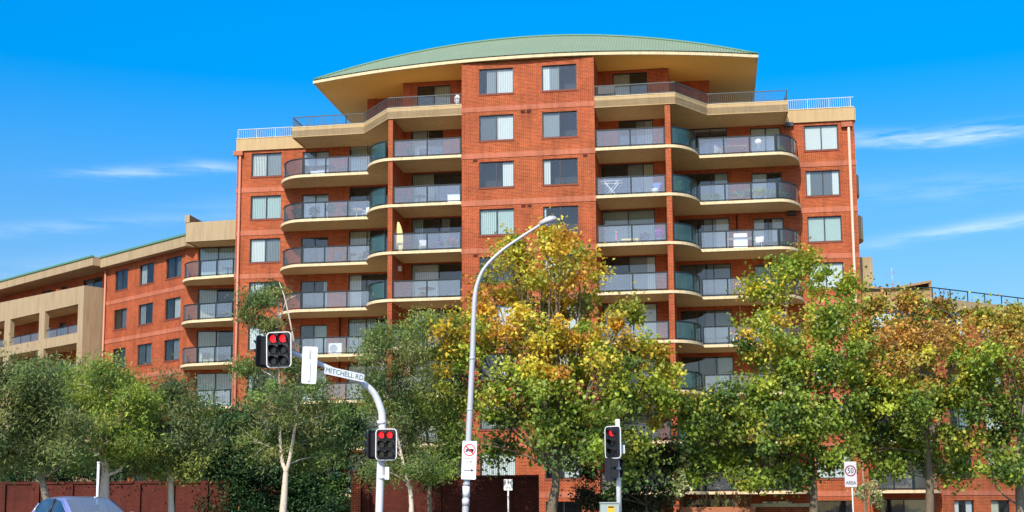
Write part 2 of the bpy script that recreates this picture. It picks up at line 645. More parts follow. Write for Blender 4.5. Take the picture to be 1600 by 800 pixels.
def glazing(parent, fr, x0, x1, z0, z1, y, state, door=False, name=None, cols=2, depth=.9):
    """sliding window or door in an opening: frame > panes, blind, interior, sill. state = 'a0-a1:k,...' blinds"""
    fw_ = .055
    y0, y1 = y + .085, y + .145
    mb = MB(fr)
    mb.box(x0, x0 + fw_, y0, y1, z0, z1).box(x1 - fw_, x1, y0, y1, z0, z1)
    mb.box(x0 + fw_, x1 - fw_, y0, y1, z1 - fw_, z1).box(x0 + fw_, x1 - fw_, y0, y1, z0, z0 + fw_)
    xm = [x0 + (x1 - x0) * i / cols for i in range(1, cols)]
    for q in xm:
        mb.box(q - .03, q + .03, y0 - .004, y1 - .004, z0 + fw_, z1 - fw_)
    w = mb.build(name or ('sliding_door' if door else 'window'), 'frame_dark', parent)
    e = [x0 + fw_] + [v for q in xm for v in (q - .03, q + .03)] + [x1 - fw_]
    for i in range(cols):
        MB(fr).box(e[2 * i], e[2 * i + 1], y0 + .02 + .012 * (i % 2), y0 + .028 + .012 * (i % 2), z0 + fw_, z1 - fw_).build('pane', 'pane_glass', w)
    for tok in [t for t in state.split(',') if t]:
        rng_, k = tok.split(':')
        zb_ = z0 + .05
        if '@' in k:
            k, fr_ = k.split('@')
            zb_ = z1 - .05 - (z1 - z0 - .1) * float(fr_)
        a, b = [float(v) for v in rng_.split('-')]
        xa, xb = x0 + .06 + (x1 - x0 - .12) * a, x0 + .06 + (x1 - x0 - .12) * b
        bm_ = MB(fr)
        n = max(1, int(round((xb - xa) / .115)))
        st = (xb - xa) / n
        tilt = rng.choice((.012, .02, .03))
        for i in range(n):
            bm_.face([(xa + i * st, y1 + .05 + tilt, zb_), (xa + (i + 1) * st - .006, y1 + .05 - tilt, zb_),
                      (xa + (i + 1) * st - .006, y1 + .05 - tilt, z1 - .05), (xa + i * st, y1 + .05 + tilt, z1 - .05)])
        bm_.build('blind', BL[k], w)
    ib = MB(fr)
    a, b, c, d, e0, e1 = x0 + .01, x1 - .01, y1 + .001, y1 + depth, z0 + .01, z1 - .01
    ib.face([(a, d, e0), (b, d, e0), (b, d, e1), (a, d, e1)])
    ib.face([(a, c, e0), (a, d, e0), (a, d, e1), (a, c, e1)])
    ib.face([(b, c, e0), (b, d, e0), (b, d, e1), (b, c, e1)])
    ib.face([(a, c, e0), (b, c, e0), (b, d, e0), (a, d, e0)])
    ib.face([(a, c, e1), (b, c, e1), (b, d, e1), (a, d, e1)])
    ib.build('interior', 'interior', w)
    if not door:
        MB(fr).box(x0 - .06, x1 + .06, y - .035, y + .084, z0 - .10, z0 - .002).build('sill', 'brick_sill', w)
    return w


def rand_state(r, door=False):
    k = r.choice('wwwcgn')
    c = r.random()
    if c < .25:
        return '0-1:%s' % k
    if c < .45:
        return '0-.5:%s' % k
    if c < .62:
        return '.5-1:%s' % k
    if c < .74:
        return '0-.22:%s' % k
    if c < .86:
        return '.72-1:%s' % k
    if c < .90:
        return '0-.3:%s,.7-1:%s' % (k, k)
    if c < .96:
        return '0-1:%s@%.2f' % (k, r.uniform(.25, .7))
    return ''


# ------------------------------------------------------------------ ground, road, pavement
def sheet(name, m, x0, x1, y0, y1, z, zb=None):
    mb = MB(WORLD)
    if zb is None:
        mb.face([(x0, y0, z), (x1, y0, z), (x1, y1, z), (x0, y1, z)])
    else:
        mb.box(x0, x1, y0, y1, zb, z)
    o = mb.build(name, m)
    o['kind'] = 'structure'
    return o


sheet('ground', 'earth', -900, 900, -300, 1500, -.02)
sheet('road', 'asphalt', -300, 300, -14, 41, -.012)
sheet('kerb', 'concrete', -300, 300, 41, 41.25, .12, -.1)
sheet('pavement', 'concrete', -300, 300, 41.25, 51, .116, -.1)
sheet('verge', 'grass_ground', -300, 300, 51, 63, .11, -.1)
sheet('road_line', 'line_white', -300, 300, 39.6, 39.75, -.007)

# ------------------------------------------------------------------ the main building
BM = empty('apartment_building', MAIN(1, 6, 0), 'tall red brick apartment block with arched green roof and curved balconies', 'building')

# openings
CW = [(-1.93, .18), (1.91, 4.02)]
front = [(a, b, F(n) + .78, F(n) + 2.36) for n in range(-1, 9) for a, b in CW]
mb = MB()
wall(mb, -3.0, 5.06, -1.0, 28.05, 0, front)
side(mb, -3.0, 0, 3.0, -1, 28.05)
side(mb, 5.06, 0, 3.0, -1, 28.05)
# recessed inner walls
inL, inR = [], []
for n in range(-1, 9):
    z = F(n)
    if n == 8:
        inL.append((-6.46, -4.3, z + .05, z + 2.55)); inR.append((5.96, 8.1, z + .05, z + 2.65))
    elif n == 7:
        inL.append((-6.85, -4.78, z + .05, z + 2.6)); inR.append((6.28, 8.4, z + .05, z + 2.5))
    else:
        inL.append((-6.83, -3.3, z + .05, z + 2.66)); inR.append((5.15, 8.4, z + .05, z + 2.66))
wall(mb, -7.4, -3.0, -1, 28.1, 3.0, inL)
wall(mb, 5.06, 9.4, -1, 28.1, 3.0, inR)
# outer walls
ouL, ouR = [], []
for n in range(-1, 8):
    z = F(n)
    ouL += [(-18.35, -16.25, z + .75, z + 2.34), (-14.82, -13.0, z + .05, z + 2.28), (-11.6, -8.0, z + .05, z + 2.62)]
    ouR += [(17.65, 19.71, z + .75, z + 2.34), (14.35, 16.22, z + .05, z + 2.36), (9.75, 12.92, z + .05, z + 2.5)]
wall(mb, -19.35, -7.4, -1, 25.0, 5.54, ouL)
wall(mb, 9.4, 20.7, -1, 25.0, 5.54, ouR)
side(mb, -19.35, 5.54, 24, -1, 25)
side(mb, 20.7, 5.54, 24, -1, 25)
mb.face([(-19.35, 24, -1), (20.7, 24, -1), (20.7, 24, 25), (-19.35, 24, 25)])
# penthouse outer walls
wall(mb, -10.5, -7.4, 25.3, 28.1, 5.8)
wall(mb, 9.4, 11.9, 25.3, 28.1, 5.8)
side(mb, -7.4, 3, 5.8, 25.3, 28.1)
side(mb, 9.4, 3, 5.8, 25.3, 28.1)
side(mb, -10.5, 5.8, 20, 25.3, 28.1)
side(mb, 11.9, 5.8, 20, 25.3, 28.1)
mb.face([(-10.5, 20, 25.3), (11.9, 20, 25.3), (11.9, 20, 28.1), (-10.5, 20, 28.1)])
mb.build('wall', 'brick', BM)
for a, b in ((-7.58, -7.30), (9.22, 9.54)):
    MB().box(a, b, .07, 5.6, -1, 24.85).build('pillar', 'brick', BM)
# pale soldier-course bands
for n in range(0, 9):
    z = F(n)
    zz = z - .32
    MB().box(-3.03, 5.09, -.03, .3, zz, z).build('brick_course', 'brick_band', BM)
    if n < 8:
        MB().box(-19.38, -16.0, 5.51, 5.7, zz, z).build('brick_course', 'brick_band', BM)
        MB().box(17.25, 20.73, 5.51, 5.7, zz, z).build('brick_course', 'brick_band', BM)
# small vent bricks on the centre block
vm = None
for n in range(0, 9):
    for k in ((.62, .98) if n % 2 == 0 else (-2.3, 4.35)):
        o = MB().box(k, k + .26, -.028, .05, F(n) - .52, F(n) - .37).build('vent_brick', 'brick_dark', BM)

# windows of the centre block (left, right) and of the outer columns, top floor first
CL = {8: '.2-.5:g,.5-1:w', 7: '0-.5:d,.5-1:w', 6: '.68-1:w', 5: '0-1:n', 4: '', 3: '.5-1:w', 2: '.5-1:w', 1: '0-.5:g', 0: '0-1:w', -1: ''}
CR = {8: '0-.2:w,.2-.5:g', 7: '0-.5:g', 6: '0-.2:w', 5: '0-.06:w', 4: '0-.5:w', 3: '.4-1:w', 2: '0-1:c', 1: '', 0: '.5-1:w', -1: ''}
LW = {7: '0-.5:w,.5-1:g', 6: '0-1:n', 5: '0-.5:w,.5-1:g', 4: '0-.45:w,.5-1:d', 3: '0-.55:w', 2: '0-.12:n', 1: '0-1:w', 0: '', -1: ''}
RW = {7: '0-1:w', 6: '0-.12:w,.8-1:w,.12-.8:d', 5: '0-1:n', 4: '0-1:w', 3: '0-1:w', 2: '0-.5:w', 1: '.5-1:w', 0: '0-1:w', -1: ''}
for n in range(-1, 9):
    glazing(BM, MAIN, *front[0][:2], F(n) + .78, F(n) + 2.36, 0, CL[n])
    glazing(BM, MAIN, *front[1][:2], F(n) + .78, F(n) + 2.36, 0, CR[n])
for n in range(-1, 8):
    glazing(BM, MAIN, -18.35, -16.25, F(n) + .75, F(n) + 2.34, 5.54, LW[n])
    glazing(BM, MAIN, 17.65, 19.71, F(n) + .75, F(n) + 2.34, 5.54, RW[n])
# doors
IL = {8: '.5-1:c', 7: '0-.55:w', 6: '0-.4:c', 5: '0-.2:n,.55-.7:g', 4: '0-.5:w', 3: '0-.6:n'}
IR = {8: '0-.5:c', 7: '.5-1:g,.78-1:w', 6: '.82-1:c,.5-.8:g', 5: '0-.5:n,.5-1:n', 4: '.85-1:w,.5-.85:g', 3: '0-1:w'}
OLA = {7: '0-.18:n,.18-.35:c', 6: '', 5: '0-.38:c', 4: '0-.22:w', 3: '0-.5:n'}
OLB = {7: '.5-1:w,0-.5:g', 6: '0-1:w', 5: '', 4: '.85-1:w', 3: '.5-1:n'}
ORA = {7: '', 6: '.75-1:n', 5: '.75-1:w,.5-.75:g', 4: '.55-1:g,0-.5:d', 3: '.5-1:g'}
ORB = {7: '0-1:w', 6: '0-.5:w', 5: '0-.35:w,.65-1:w', 4: '0-.3:g', 3: '0-1:g'}
r2 = random.Random(3)
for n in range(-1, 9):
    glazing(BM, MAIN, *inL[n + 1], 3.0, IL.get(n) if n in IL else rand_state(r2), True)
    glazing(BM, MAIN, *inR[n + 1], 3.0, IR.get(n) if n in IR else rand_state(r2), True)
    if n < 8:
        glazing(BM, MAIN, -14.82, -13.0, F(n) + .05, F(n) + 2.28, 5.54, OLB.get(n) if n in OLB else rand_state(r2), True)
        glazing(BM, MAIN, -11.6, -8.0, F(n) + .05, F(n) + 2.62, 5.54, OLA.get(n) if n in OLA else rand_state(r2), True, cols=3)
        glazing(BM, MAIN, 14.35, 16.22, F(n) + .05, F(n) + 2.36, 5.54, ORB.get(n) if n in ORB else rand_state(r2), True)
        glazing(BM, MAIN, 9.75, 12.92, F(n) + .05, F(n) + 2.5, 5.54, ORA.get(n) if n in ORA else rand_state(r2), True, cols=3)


# balconies ---------------------------------------------------------------
def along(path):
    L = [0]
    for i in range(1, len(path)):
        L.append(L[-1] + math.hypot(path[i][0] - path[i - 1][0], path[i][1] - path[i - 1][1]))
    return L


def sub_path(path, a, b):
    L = along(path)

    def pt(t):
        for i in range(1, len(path)):
            if t <= L[i] + 1e-9:
                k = (t - L[i - 1]) / max(1e-9, L[i] - L[i - 1])
                return (path[i - 1][0] + (path[i][0] - path[i - 1][0]) * k, path[i - 1][1] + (path[i][1] - path[i - 1][1]) * k)
        return path[-1]
    return [pt(a)] + [path[i] for i in range(len(path)) if a + 1e-4 < L[i] < b - 1e-4] + [pt(b)]


def rails(parent, fr, runs, z):
    """runs: (plan path, number of glass panels, glass material)"""
    for path, n, gm in runs:
        T = along(path)[-1]
        MB(fr).strip(path, z + 1.04, z + 1.12, .06).build('handrail', 'rail_dark', parent)
        MB(fr).strip(path, z + .075, z + .118, .045).build('bottom_rail', 'rail_dark', parent)
        for i in range(n + 1):
            t = min(max(T * i / n, .044), T - .044)
            q = sub_path(path, t - .042, t + .042)
            MB(fr).strip(q, z + .003, z + 1.039, .045).build('post', 'rail_dark', parent)
        for i in range(n):
            q = sub_path(path, T * i / n + .045, T * (i + 1) / n - .045)
            g = offset(q, .014)
            MB(fr).strip(g, z + .12, z + 1.05, .012).build('glass_panel', gm, parent)


def slab(fr, poly, z, parent, name='balcony'):
    o = MB(fr).prism(poly, z - .17, z).build(name, 'cream_edge', parent)
    q = MB(fr)
    q.face([(x, y, z - .174) for x, y in inset(poly, .05)])
    q.build('soffit', 'soffit', o)
    return o


def inset(poly, d):
    cx = sum(p[0] for p in poly) / len(poly)
    cy = sum(p[1] for p in poly) / len(poly)
    out = []
    for x, y in poly:
        L = math.hypot(x - cx, y - cy)
        out.append((x - (x - cx) / L * d, y - (y - cy) / L * d))
    return out


for n in range(0, 8):
    z = F(n)
    # right: inner balcony and its curved return, then the outer one
    c = arc(9.25, 2.75, 1.88, 2.75, 0, math.pi / 2, 14)
    b = slab(MAIN, [(5.065, 0), *c[:1], (9.38, .006), (9.38, 2.995), (5.065, 2.995)], z, BM)
    rails(b, MAIN, [([(5.1, .1), (9.2, .1)], 2, 'balcony_glass')], z)
    e = arc(15.75, 5.54, 1.55, 2.79, 0, math.pi / 2, 14)
    poly = [(9.382, .008), *c[2:], (11.13, 2.76), *e[:-1], (17.3, 5.535), (9.382, 5.535)]
    b = slab(MAIN, poly, z, BM)
    ci = arc(9.35, 2.75, 1.66, 2.64, 0.12, math.pi / 2 - .02, 12)
    ei = arc(15.75, 5.5, 1.42, 2.64, 0, math.pi / 2 - .03, 12)
    rails(b, MAIN, [(ci, 2, 'curved_glass'), ([(11.1, 2.86), (15.75, 2.86)], 3, 'balcony_glass'), (ei, 2, 'smoke_glass')], z)
    # left, mirrored and a little wider
    c = arc(-7.4, 2.85, 2.1, 2.85, 0, -math.pi / 2, 14)
    b = slab(MAIN, [(-3.005, 0), (-3.005, 2.995), (-7.44, 2.995), (-7.44, .006), (-7.4, 0)], z, BM)
    rails(b, MAIN, [([(-7.26, .1), (-3.05, .1)], 2, 'balcony_glass')], z)
    e = arc(-13.9, 5.54, 2.15, 2.69, 0, -math.pi / 2, 14)
    poly = [(-7.442, .008), *c[1:], (-9.5, 2.86), *e[:-1], (-16.05, 5.535), (-7.442, 5.535)]
    b = slab(MAIN, poly, z, BM)
    ci = arc(-7.5, 2.85, 1.88, 2.74, -.12, -math.pi / 2 + .02, 12)[::-1]
    ei = arc(-13.9, 5.5, 2.0, 2.54, 0, -math.pi / 2 + .03, 12)[::-1]
    rails(b, MAIN, [(ci, 2, 'curved_glass'), ([(-13.9, 2.96), (-9.46, 2.96)], 3, 'balcony_glass'), (ei, 2, 'smoke_glass')], z)

# penthouse deck: cream upstand with picket railing
PL = [(-14.65, 5.6), (-14.65, 2.8), (-9.87, 2.72), (-7.6, 0), (-3.0, 0)]
PR = [(5.06, 0), (9.85, 0), (11.72, 2.62), (16.55, 2.72), (16.5, 5.6)]
for path, inner in ((PL, [(-3.0, 2.995), (-7.3, 2.995), (-7.3, 5.6)]), (PR, [(9.3, 5.6), (9.3, 2.995), (5.06, 2.995)])):
    d = MB().prism(path + inner, 24.9, 25.3).build('penthouse_deck', 'soffit', BM)
    MB().strip(path, 24.86, 25.5, .12).build('parapet', 'cream', d)
    MB().strip(offset(path, -.02), 25.5, 25.54, .16).build('coping', 'cream_edge', d)
    L = along(path)[-1]
    MB().strip(offset(path, .04), 26.17, 26.22, .05).build('handrail', 'rail_mid', d)
    pk = MB()
    nb = int(L / .115)
    for i in range(nb + 1):
        t = min(max(L * i / nb, .02), L - .02)
        q = sub_path(offset(path, .06), t - .01, t + .01)
        w_ = .012 if i % 12 else .035
        pk.strip(q, 25.54, 26.17, w_)
    pk.strip(offset(path, .055), 25.6, 25.63, .02)
    tag(pk.build('pickets', 'rail_mid', d), kind='stuff')
# side wings: cream parapet and pale rail
for x0, x1 in ((-19.37, -14.67), (16.57, 20.72)):
    p = MB().box(x0, x1, 5.42, 5.62, 24.93, 25.75).build('parapet', 'cream', BM)
    MB().box(x0 - .02, x1, 5.39, 5.66, 25.75, 25.79).build('coping', 'cream_edge', p)
    MB().box(x0 + .03, x1, 5.5, 5.55, 26.4, 26.44).build('handrail', 'rail_pale', p)
    pk = MB()
    for i in range(int((x1 - x0) / .13)):
        q = x0 + .05 + i * .13
        w_ = .009 if i % 10 else .022
        pk.box(q - w_, q + w_, 5.51, 5.54, 25.79, 26.4)
    tag(pk.build('pickets', 'rail_pale', p), kind='stuff')
    xs_ = x0 if x0 < 0 else x1
    MB().box(xs_ - .1, xs_ + .1, 5.63, 22, 24.97, 25.75).build('parapet', 'cream', BM)
MB().box(-19.3, 20.65, 5.63, 23.9, 24.7, 25.02).build('flat_roof', 'flat_roof', BM)

# arched roof with corrugated sheet, fascia and soffit
def eave_d(s):
    return -.32 + 2.38 * ((s - .9) / 13.95) ** 2


RS = [(-13.05, 28.2), (-10.9, 29.0), (-8.0, 29.62), (-4.3, 30.15), (-1.2, 30.52), (1.8, 30.62), (4.8, 30.45), (8.9, 29.75), (12.05, 28.98), (14.85, 28.2)]


def ridge(s):
    xs = [a for a, _ in RS]
    return float(np.interp(s, xs, [b for _, b in RS]))


zs_f = np.polyfit([a for a, _ in RS], [28.2 + (b - 28.2) * .90 for _, b in RS], 4)
rf = MB()
x0, x1 = -13.05, 14.85
nr = 330
prev = None
for i in range(nr + 1):
    s = x0 + (x1 - x0) * i / nr
    h = max(0., float(np.polyval(zs_f, s)) - 28.2)
    de = eave_d(s)
    dr = de + 3.2 * h / 2.4 + .05
    up_ = .045 if i % 2 else 0
    cur = [rf.p(s, de - .05, 28.3 + up_), rf.p(s, dr, 28.3 + h + up_), rf.p(s, 10, 28.32 + h * .92 + up_), rf.p(s, 21, 28.32 + h * .2)]
    if prev:
        for k in range(3):
            rf.f.append([prev[k], cur[k], cur[k + 1], prev[k + 1]])
            rf.sm.append(False)
    prev = cur
roof = rf.build('roof', 'roof_green', BM)
ev = [(x0 + (x1 - x0) * i / 40, eave_d(x0 + (x1 - x0) * i / 40)) for i in range(41)]
outl = [(x0, 21)] + ev + [(x1, 21)]
MB().strip(ev, 28.1, 28.28, .15).build('fascia', 'cream_edge', roof)
MB().strip([(x0, 21), (x0, ev[0][1])], 28.1, 28.28, .15).build('fascia', 'cream_edge', roof)
MB().strip([(x1, ev[-1][1]), (x1, 21)], 28.1, 28.28, .15).build('fascia', 'cream_edge', roof)
sf = MB()
sf.face([(x, y, 28.12) for x, y in [(x0 + .1, 20.9)] + [(x, y + .1) for x, y in ev] + [(x1 - .1, 20.9)]])
sf.build('soffit', 'roof_soffit', roof)
rc = []
for i in range(41):
    s = x0 + (x1 - x0) * i / 40
    h = max(0., float(np.polyval(zs_f, s)) - 28.2)
    rc.append((s, eave_d(s) + 3.2 * h / 2.4 + .05, 28.36 + h))
MB().tube(rc, .07, 6).build('ridge_capping', 'gutter_green', roof)
for x, y in ((-12.9, 9.0), (14.7, 9.5)):
    MB().tube([(x, y, 25.2), (x, y, 28.1)], .05, 6).build('post', 'rail_pale', roof)
# downpipes with rainwater heads
for x, m_, zt in ((-19.1, 'pipe_pink', 24.6), (20.35, 'pipe_cream', 24.5)):
    o = MB().tube([(x, 5.42, -1), (x, 5.42, zt)], .085, 8).build('downpipe', m_, BM)
    MB().box(x - .45, x + .2, 5.3, 5.5, zt, zt + .3).build('rainwater_head', 'brick_band', o)
for x, z0, z1, m_ in ((-12.1, 7.9, 13.5, 'brick_dark'), (13.35, 16.7, 19.2, 'brick_dark'), (13.4, 10.85, 13.5, 'pipe_cream')):
    MB().tube([(x, 5.46, z0), (x, 5.46, z1)], .05, 6).build('downpipe', m_, BM)
# wall lights on the pillars' inner side, exhaust hoods on the right
MB().box(-7.29, -7.12, 1.5, 1.8, F(4) + 2.0, F(4) + 2.3).build('wall_lamp', 'plastic_white', BM)
for n in (7, 5):
    MB().box(16.45, 17.0, 5.3, 5.5, F(n) + (2.3 if n == 7 else 2.45), F(n) + (2.55 if n == 7 else 2.68)).build('exhaust_hood', 'frame_dark', BM)
# balconies on the right flank seen edge-on
for z0, z1, w_, d0, d1 in ((20.9, 22.2, .55, 8, 10.5), (18.0, 19.5, .7, 8, 10.5)):
    pl = [(20.7, d0)] + arc(20.7, (d0 + d1) / 2, w_, (d1 - d0) / 2, 0.05, math.pi - .05, 10) + [(20.7, d1)]
    b = MB().prism(pl, z0, z1).build('flank_balcony', 'cream', BM)
b = MB().box(20.705, 21.75, 8, 11.5, 15.2, 16.75)
b.face([(20.71, 8, 14.3), (21.75, 8, 15.2), (21.75, 11.5, 15.2), (20.71, 11.5, 14.3)])
b.face([(20.71, 8, 14.3), (21.75, 8, 15.2), (20.71, 8, 15.2)])
b.build('flank_balcony', 'beige', BM)

# ------------------------------------------------------------------ left building: bay + receding wing + beige box
BL_ = empty('apartment_building', WING(-8, 5, 0), 'lower red brick wing on the left with beige framed balconies', 'building')
mb = MB()
bay = [(-23.05, -20.3, F(n) + .05, F(n) + 2.5) for n in range(-1, 6)]
wall(mb, -24.0, -19.36, -1, 19.3, 8.3, bay)
mb.build('wall', 'brick', BL_)
bs = {5: '0-1:n', 4: '0-.5:c', 3: '0-.55:c', 2: '0-1:w', 1: '', 0: '', -1: ''}
for n in range(-1, 6):
    glazing(BL_, MAIN, -23.05, -20.3, F(n) + .05, F(n) + 2.5, 8.3, bs[n], True)
for n in range(0, 6):
    z = F(n)
    path = [(-23.95, 8.28)] + arc(-22.0, 8.28, 1.9, 2.35, -math.pi / 2 + .08, 0, 12) + [(-19.37, 5.45)]
    b = slab(MAIN, path + [(-19.37, 8.29)], z, BL_)
    ri = arc(-22.0, 8.2, 1.78, 2.17, -math.pi / 2 + .1, 0, 10)
    rails(b, MAIN, [(ri, 1, 'smoke_glass'), ([(-22.0, 6.06), (-19.45, 5.6)], 2, 'balcony_glass')], z)
# parapet over the bay
pp = [(-23.25, 9.5), (-23.25, 6.5), (-19.4, 6.2)]
b = MB().strip(pp, 19.12, 20.45, .2).build('parapet', 'beige', BL_)
MB().box(-23.32, -22.98, 6.45, 9.4, 20.45, 20.98).build('parapet', 'beige', BL_)
MB().prism([(-23.2, 6.6), (-19.4, 6.3), (-19.4, 12), (-23.2, 12)], 19.12, 19.3).build('soffit', 'soffit', BL_)

ww = [(-9.5, -7.7), (-6.1, -4.14), (-2.55, -.58)]
op = [(a, b, F(n) + .66, F(n) + 2.12) for n in range(-1, 6) for a, b in ww]
mb = MB(WING)
wall(mb, -11.0, 0, -1, 19.2, 0, op)
# recessed wall behind the box
rw = []
for n in range(0, 6):
    rw += [(-15.4, -12.5, F(n) + .05, F(n) + 2.25), (-18.9, -18.0, F(n) + .9, F(n) + 2.2), (-22.1, -20.4, F(n) + .05, F(n) + 2.2)]
wall(mb, -40, -11.0, -1, 19.2, .6, rw)
side(mb, -11.0, 0, .6, -1, 19.2)
mb.face([(-40, 12, -1), (0, 12, -1), (0, 12, 19.2), (-40, 12, 19.2)])
side(mb, -40, .6, 12, -1, 19.2)
mb.build('wall', 'brick', BL_)
for n in range(0, 6):
    MB(WING).box(-11.02, -.02, -.03, .2, F(n) - .3, F(n)).build('brick_course', 'brick_band', BL_)
ws = {5: ('.55-1:w', '0-.5:w', '.6-1:g'), 4: ('.3-.5:w,.5-1:d', '0-.5:w', '.5-1:w'), 3: ('', '0-.5:w,.5-1:g', '.5-1:g'), 2: ('', '0-.4:w', '0-1:w')}
for n in range(-1, 6):
    for k, (a, b_) in enumerate(ww):
        st = ws[n][k] if n in ws else rand_state(r2)
        glazing(BL_, WING, a, b_, F(n) + .66, F(n) + 2.12, 0, st)
    if n >= 0:
        for (a, b_, c_, d_) in rw[n * 3:n * 3 + 3]:
            glazing(BL_, WING, a, b_, c_, d_, .6, rand_state(r2), True)
MB(WING).tube([(-10.7, -.12, -1), (-10.7, -.12, 18.9)], .08, 8).build('downpipe', 'pipe_pink', BL_)
# roof fascia, stepping out over the box
f1 = MB(WING)
f1.box(-10.6, .9, -.62, 12, 19.08, 19.85)
rf_ = f1.build('roof', 'beige', BL_)
MB(WING).box(-40, -10.605, -1.25, 12, 19.2, 19.86).build('fascia', 'beige', rf_)
MB(WING).box(-10.62, .92, -.70, -.6, 19.80, 19.93).build('gutter', 'gutter_green', rf_)
MB(WING).box(-40, -10.55, -1.33, -1.23, 19.82, 19.95).build('gutter', 'gutter_green', rf_)
# beige frame with openings
bo = []
for n in range(0, 5):
    for a, b_ in ((-17.2, -12.05), (-23.0, -18.1), (-29.5, -24.0), (-36, -30.5)):
        bo.append((a, b_, F(n) + .58, F(n) + 2.72))
mb = MB(WING)
wall(mb, -40, -11.25, -1, 17.0, -1.5, bo, .35)
mb.face([(-40, -1.5, 17.0), (-11.25, -1.5, 17.0), (-11.25, -1.5, 17.72), (-40, -1.5, 18.3)])
mb.face([(-40, -1.15, 17.0), (-11.25, -1.15, 17.0), (-11.25, -1.15, 17.72), (-40, -1.15, 18.3)])
mb.face([(-40, -1.5, 18.3), (-11.25, -1.5, 17.72), (-11.25, -1.15, 17.72), (-40, -1.15, 18.3)])
wall(mb, -40, -11.25, -1, 17.0, -1.15, bo, .001)
mb.face([(-11.25, -1.5, -1), (-11.25, .59, -1), (-11.25, .59, 17.72), (-11.25, -1.5, 17.72)])
bx = mb.build('balcony_frame', 'beige', BL_)
for n in range(0, 6):
    MB(WING).box(-39.9, -11.27, -1.14, .59, F(n) - .18, F(n)).build('balcony', 'soffit', BL_)
for n in range(1, 5):
    for a, b_ in ((-17.2, -12.05), (-23.0, -18.1), (-29.5, -24.0)):
        z = F(n) + .5
        h_ = MB(WING).box(a + .02, b_ - .02, -1.36, -1.31, F(n) + 1.2, F(n) + 1.25).build('handrail', 'rail_dark', bx)
        for k in range(3):
            w_ = (b_ - a) / 3
            MB(WING).box(a + w_ * k + .04, a + w_ * (k + 1) - .04, -1.345, -1.33, F(n) + .6, F(n) + 1.19).build('glass_panel', 'balcony_glass', h_)
            if k:
                MB(WING).box(a + w_ * k - .02, a + w_ * k + .02, -1.36, -1.32, F(n) + .58, F(n) + 1.19).build('post', 'rail_dark', h_)
for k in range(4):
    x = -16.3 - 5.2 * k
    MB(WING).box(x - .1, x + .1, -1.1, .58, F(5), F(5) + 1.5).build('dividing_wall', 'brick', BL_)

# ------------------------------------------------------------------ right building
BR = empty('apartment_building', RWING(8, 5, 0), 'low brick building at the right edge behind orange trees, with roof terrace', 'building')
mb = MB()
bay = [(21.3, 24.2, F(n) + .05, F(n) + 2.4) for n in range(-1, 4)]
wall(mb, 20.71, 25.0, -1, 13.2, 6.1, bay)
mb.build('wall', 'brick', BR)
for n in range(-1, 4):
    glazing(BR, MAIN, 21.3, 24.2, F(n) + .05, F(n) + 2.4, 6.1, '.5-1:c' if n == -1 else rand_state(r2), True)
for n in range(0, 4):
    path = [(20.72, 3.5)] + arc(23.0, 6.05, 1.9, 2.45, 0, math.pi / 2 - .08, 12)
    b = slab(MAIN, path + [(20.72, 6.09)], F(n), BR)
    ri = arc(23.0, 5.95, 1.78, 2.25, 0, math.pi / 2 - .1, 10)
    rails(b, MAIN, [([(20.8, 3.65), (23.0, 3.7)], 2, 'balcony_glass'), (ri, 1, 'smoke_glass')], F(n))
rwin = [(a, a + 1.8) for a in (1.0, 4.3, 8.0, 12.0, 16, 20, 24, 28)]
op = [(a, b_, F(n) + .75, F(n) + 2.3) for n in range(-1, 4) for a, b_ in rwin]
mb = MB(RWING)
wall(mb, 0, 34, -1, 13.2, 0, op)
mb.face([(0, 12, -1), (34, 12, -1), (34, 12, 13.2), (0, 12, 13.2)])
side(mb, 34, 0, 12, -1, 13.2)
mb.build('wall', 'brick', BR)
for n in range(-1, 4):
    for a, b_ in rwin[:6]:
        glazing(BR, RWING, a, b_, F(n) + .75, F(n) + 2.3, 0, rand_state(r2))
for n in range(0, 4):
    MB(RWING).box(.02, 34, -.03, .2, F(n) - .3, F(n)).build('brick_course', 'brick_band', BR)
rs = MB().box(20.72, 25.0, 5.95, 12, 13.15, 13.73).build('roof', 'beige', BR)
MB(RWING).box(.05, 34, -.2, 12, 13.15, 13.73).build('parapet', 'beige', rs)
h_ = MB().box(20.75, 25.0, 6.2, 6.25, 14.36, 14.42).build('handrail', 'rail_dark', rs)
MB(RWING).box(.02, 34, .05, .10, 14.36, 14.42).build('handrail', 'rail_dark', rs)
pk = MB(RWING)
for i in range(22):
    pk.box(.03 + i * 1.6, .07 + i * 1.6, .05, .1, 13.73, 14.36)
for i in range(int(16 / .14)):
    pk.box(11 + i * .14, 11.05 + i * .14, .055, .095, 13.73, 14.36)
tag(pk.build('pickets', 'rail_dark', rs), kind='stuff')
# timber planter screens behind the rail, butterfly canopy
for k, (a, b_) in enumerate(((20.8, 21.0), (21.05, 22.0), (22.15, 22.25), (22.35, 23.6), (23.7, 24.9))):
    MB().box(a, b_, 6.35, 6.5, 13.735, 14.33).build('timber_screen', 'brown_screen', rs)
bf = MB()
bf.face([(20.75, 7, 14.80), (22.6, 7, 14.58), (22.6, 10, 14.58), (20.75, 10, 14.80)])
bf.face([(22.6, 7, 14.58), (25.1, 7, 14.98), (25.1, 10, 14.98), (22.6, 10, 14.58)])
bf.face([(20.75, 7, 14.68), (22.6, 7, 14.44), (22.6, 10, 14.44), (20.75, 10, 14.68)])
bf.face([(22.6, 7, 14.44), (25.1, 7, 14.84), (25.1, 10, 14.84), (22.6, 10, 14.44)])
bf.face([(20.75, 7, 14.68), (22.6, 7, 14.44), (22.6, 7, 14.58), (20.75, 7, 14.80)])
bf.face([(22.6, 7, 14.44), (25.1, 7, 14.84), (25.1, 7, 14.98), (22.6, 7, 14.58)])
bf.build('canopy', 'brown_screen', rs)
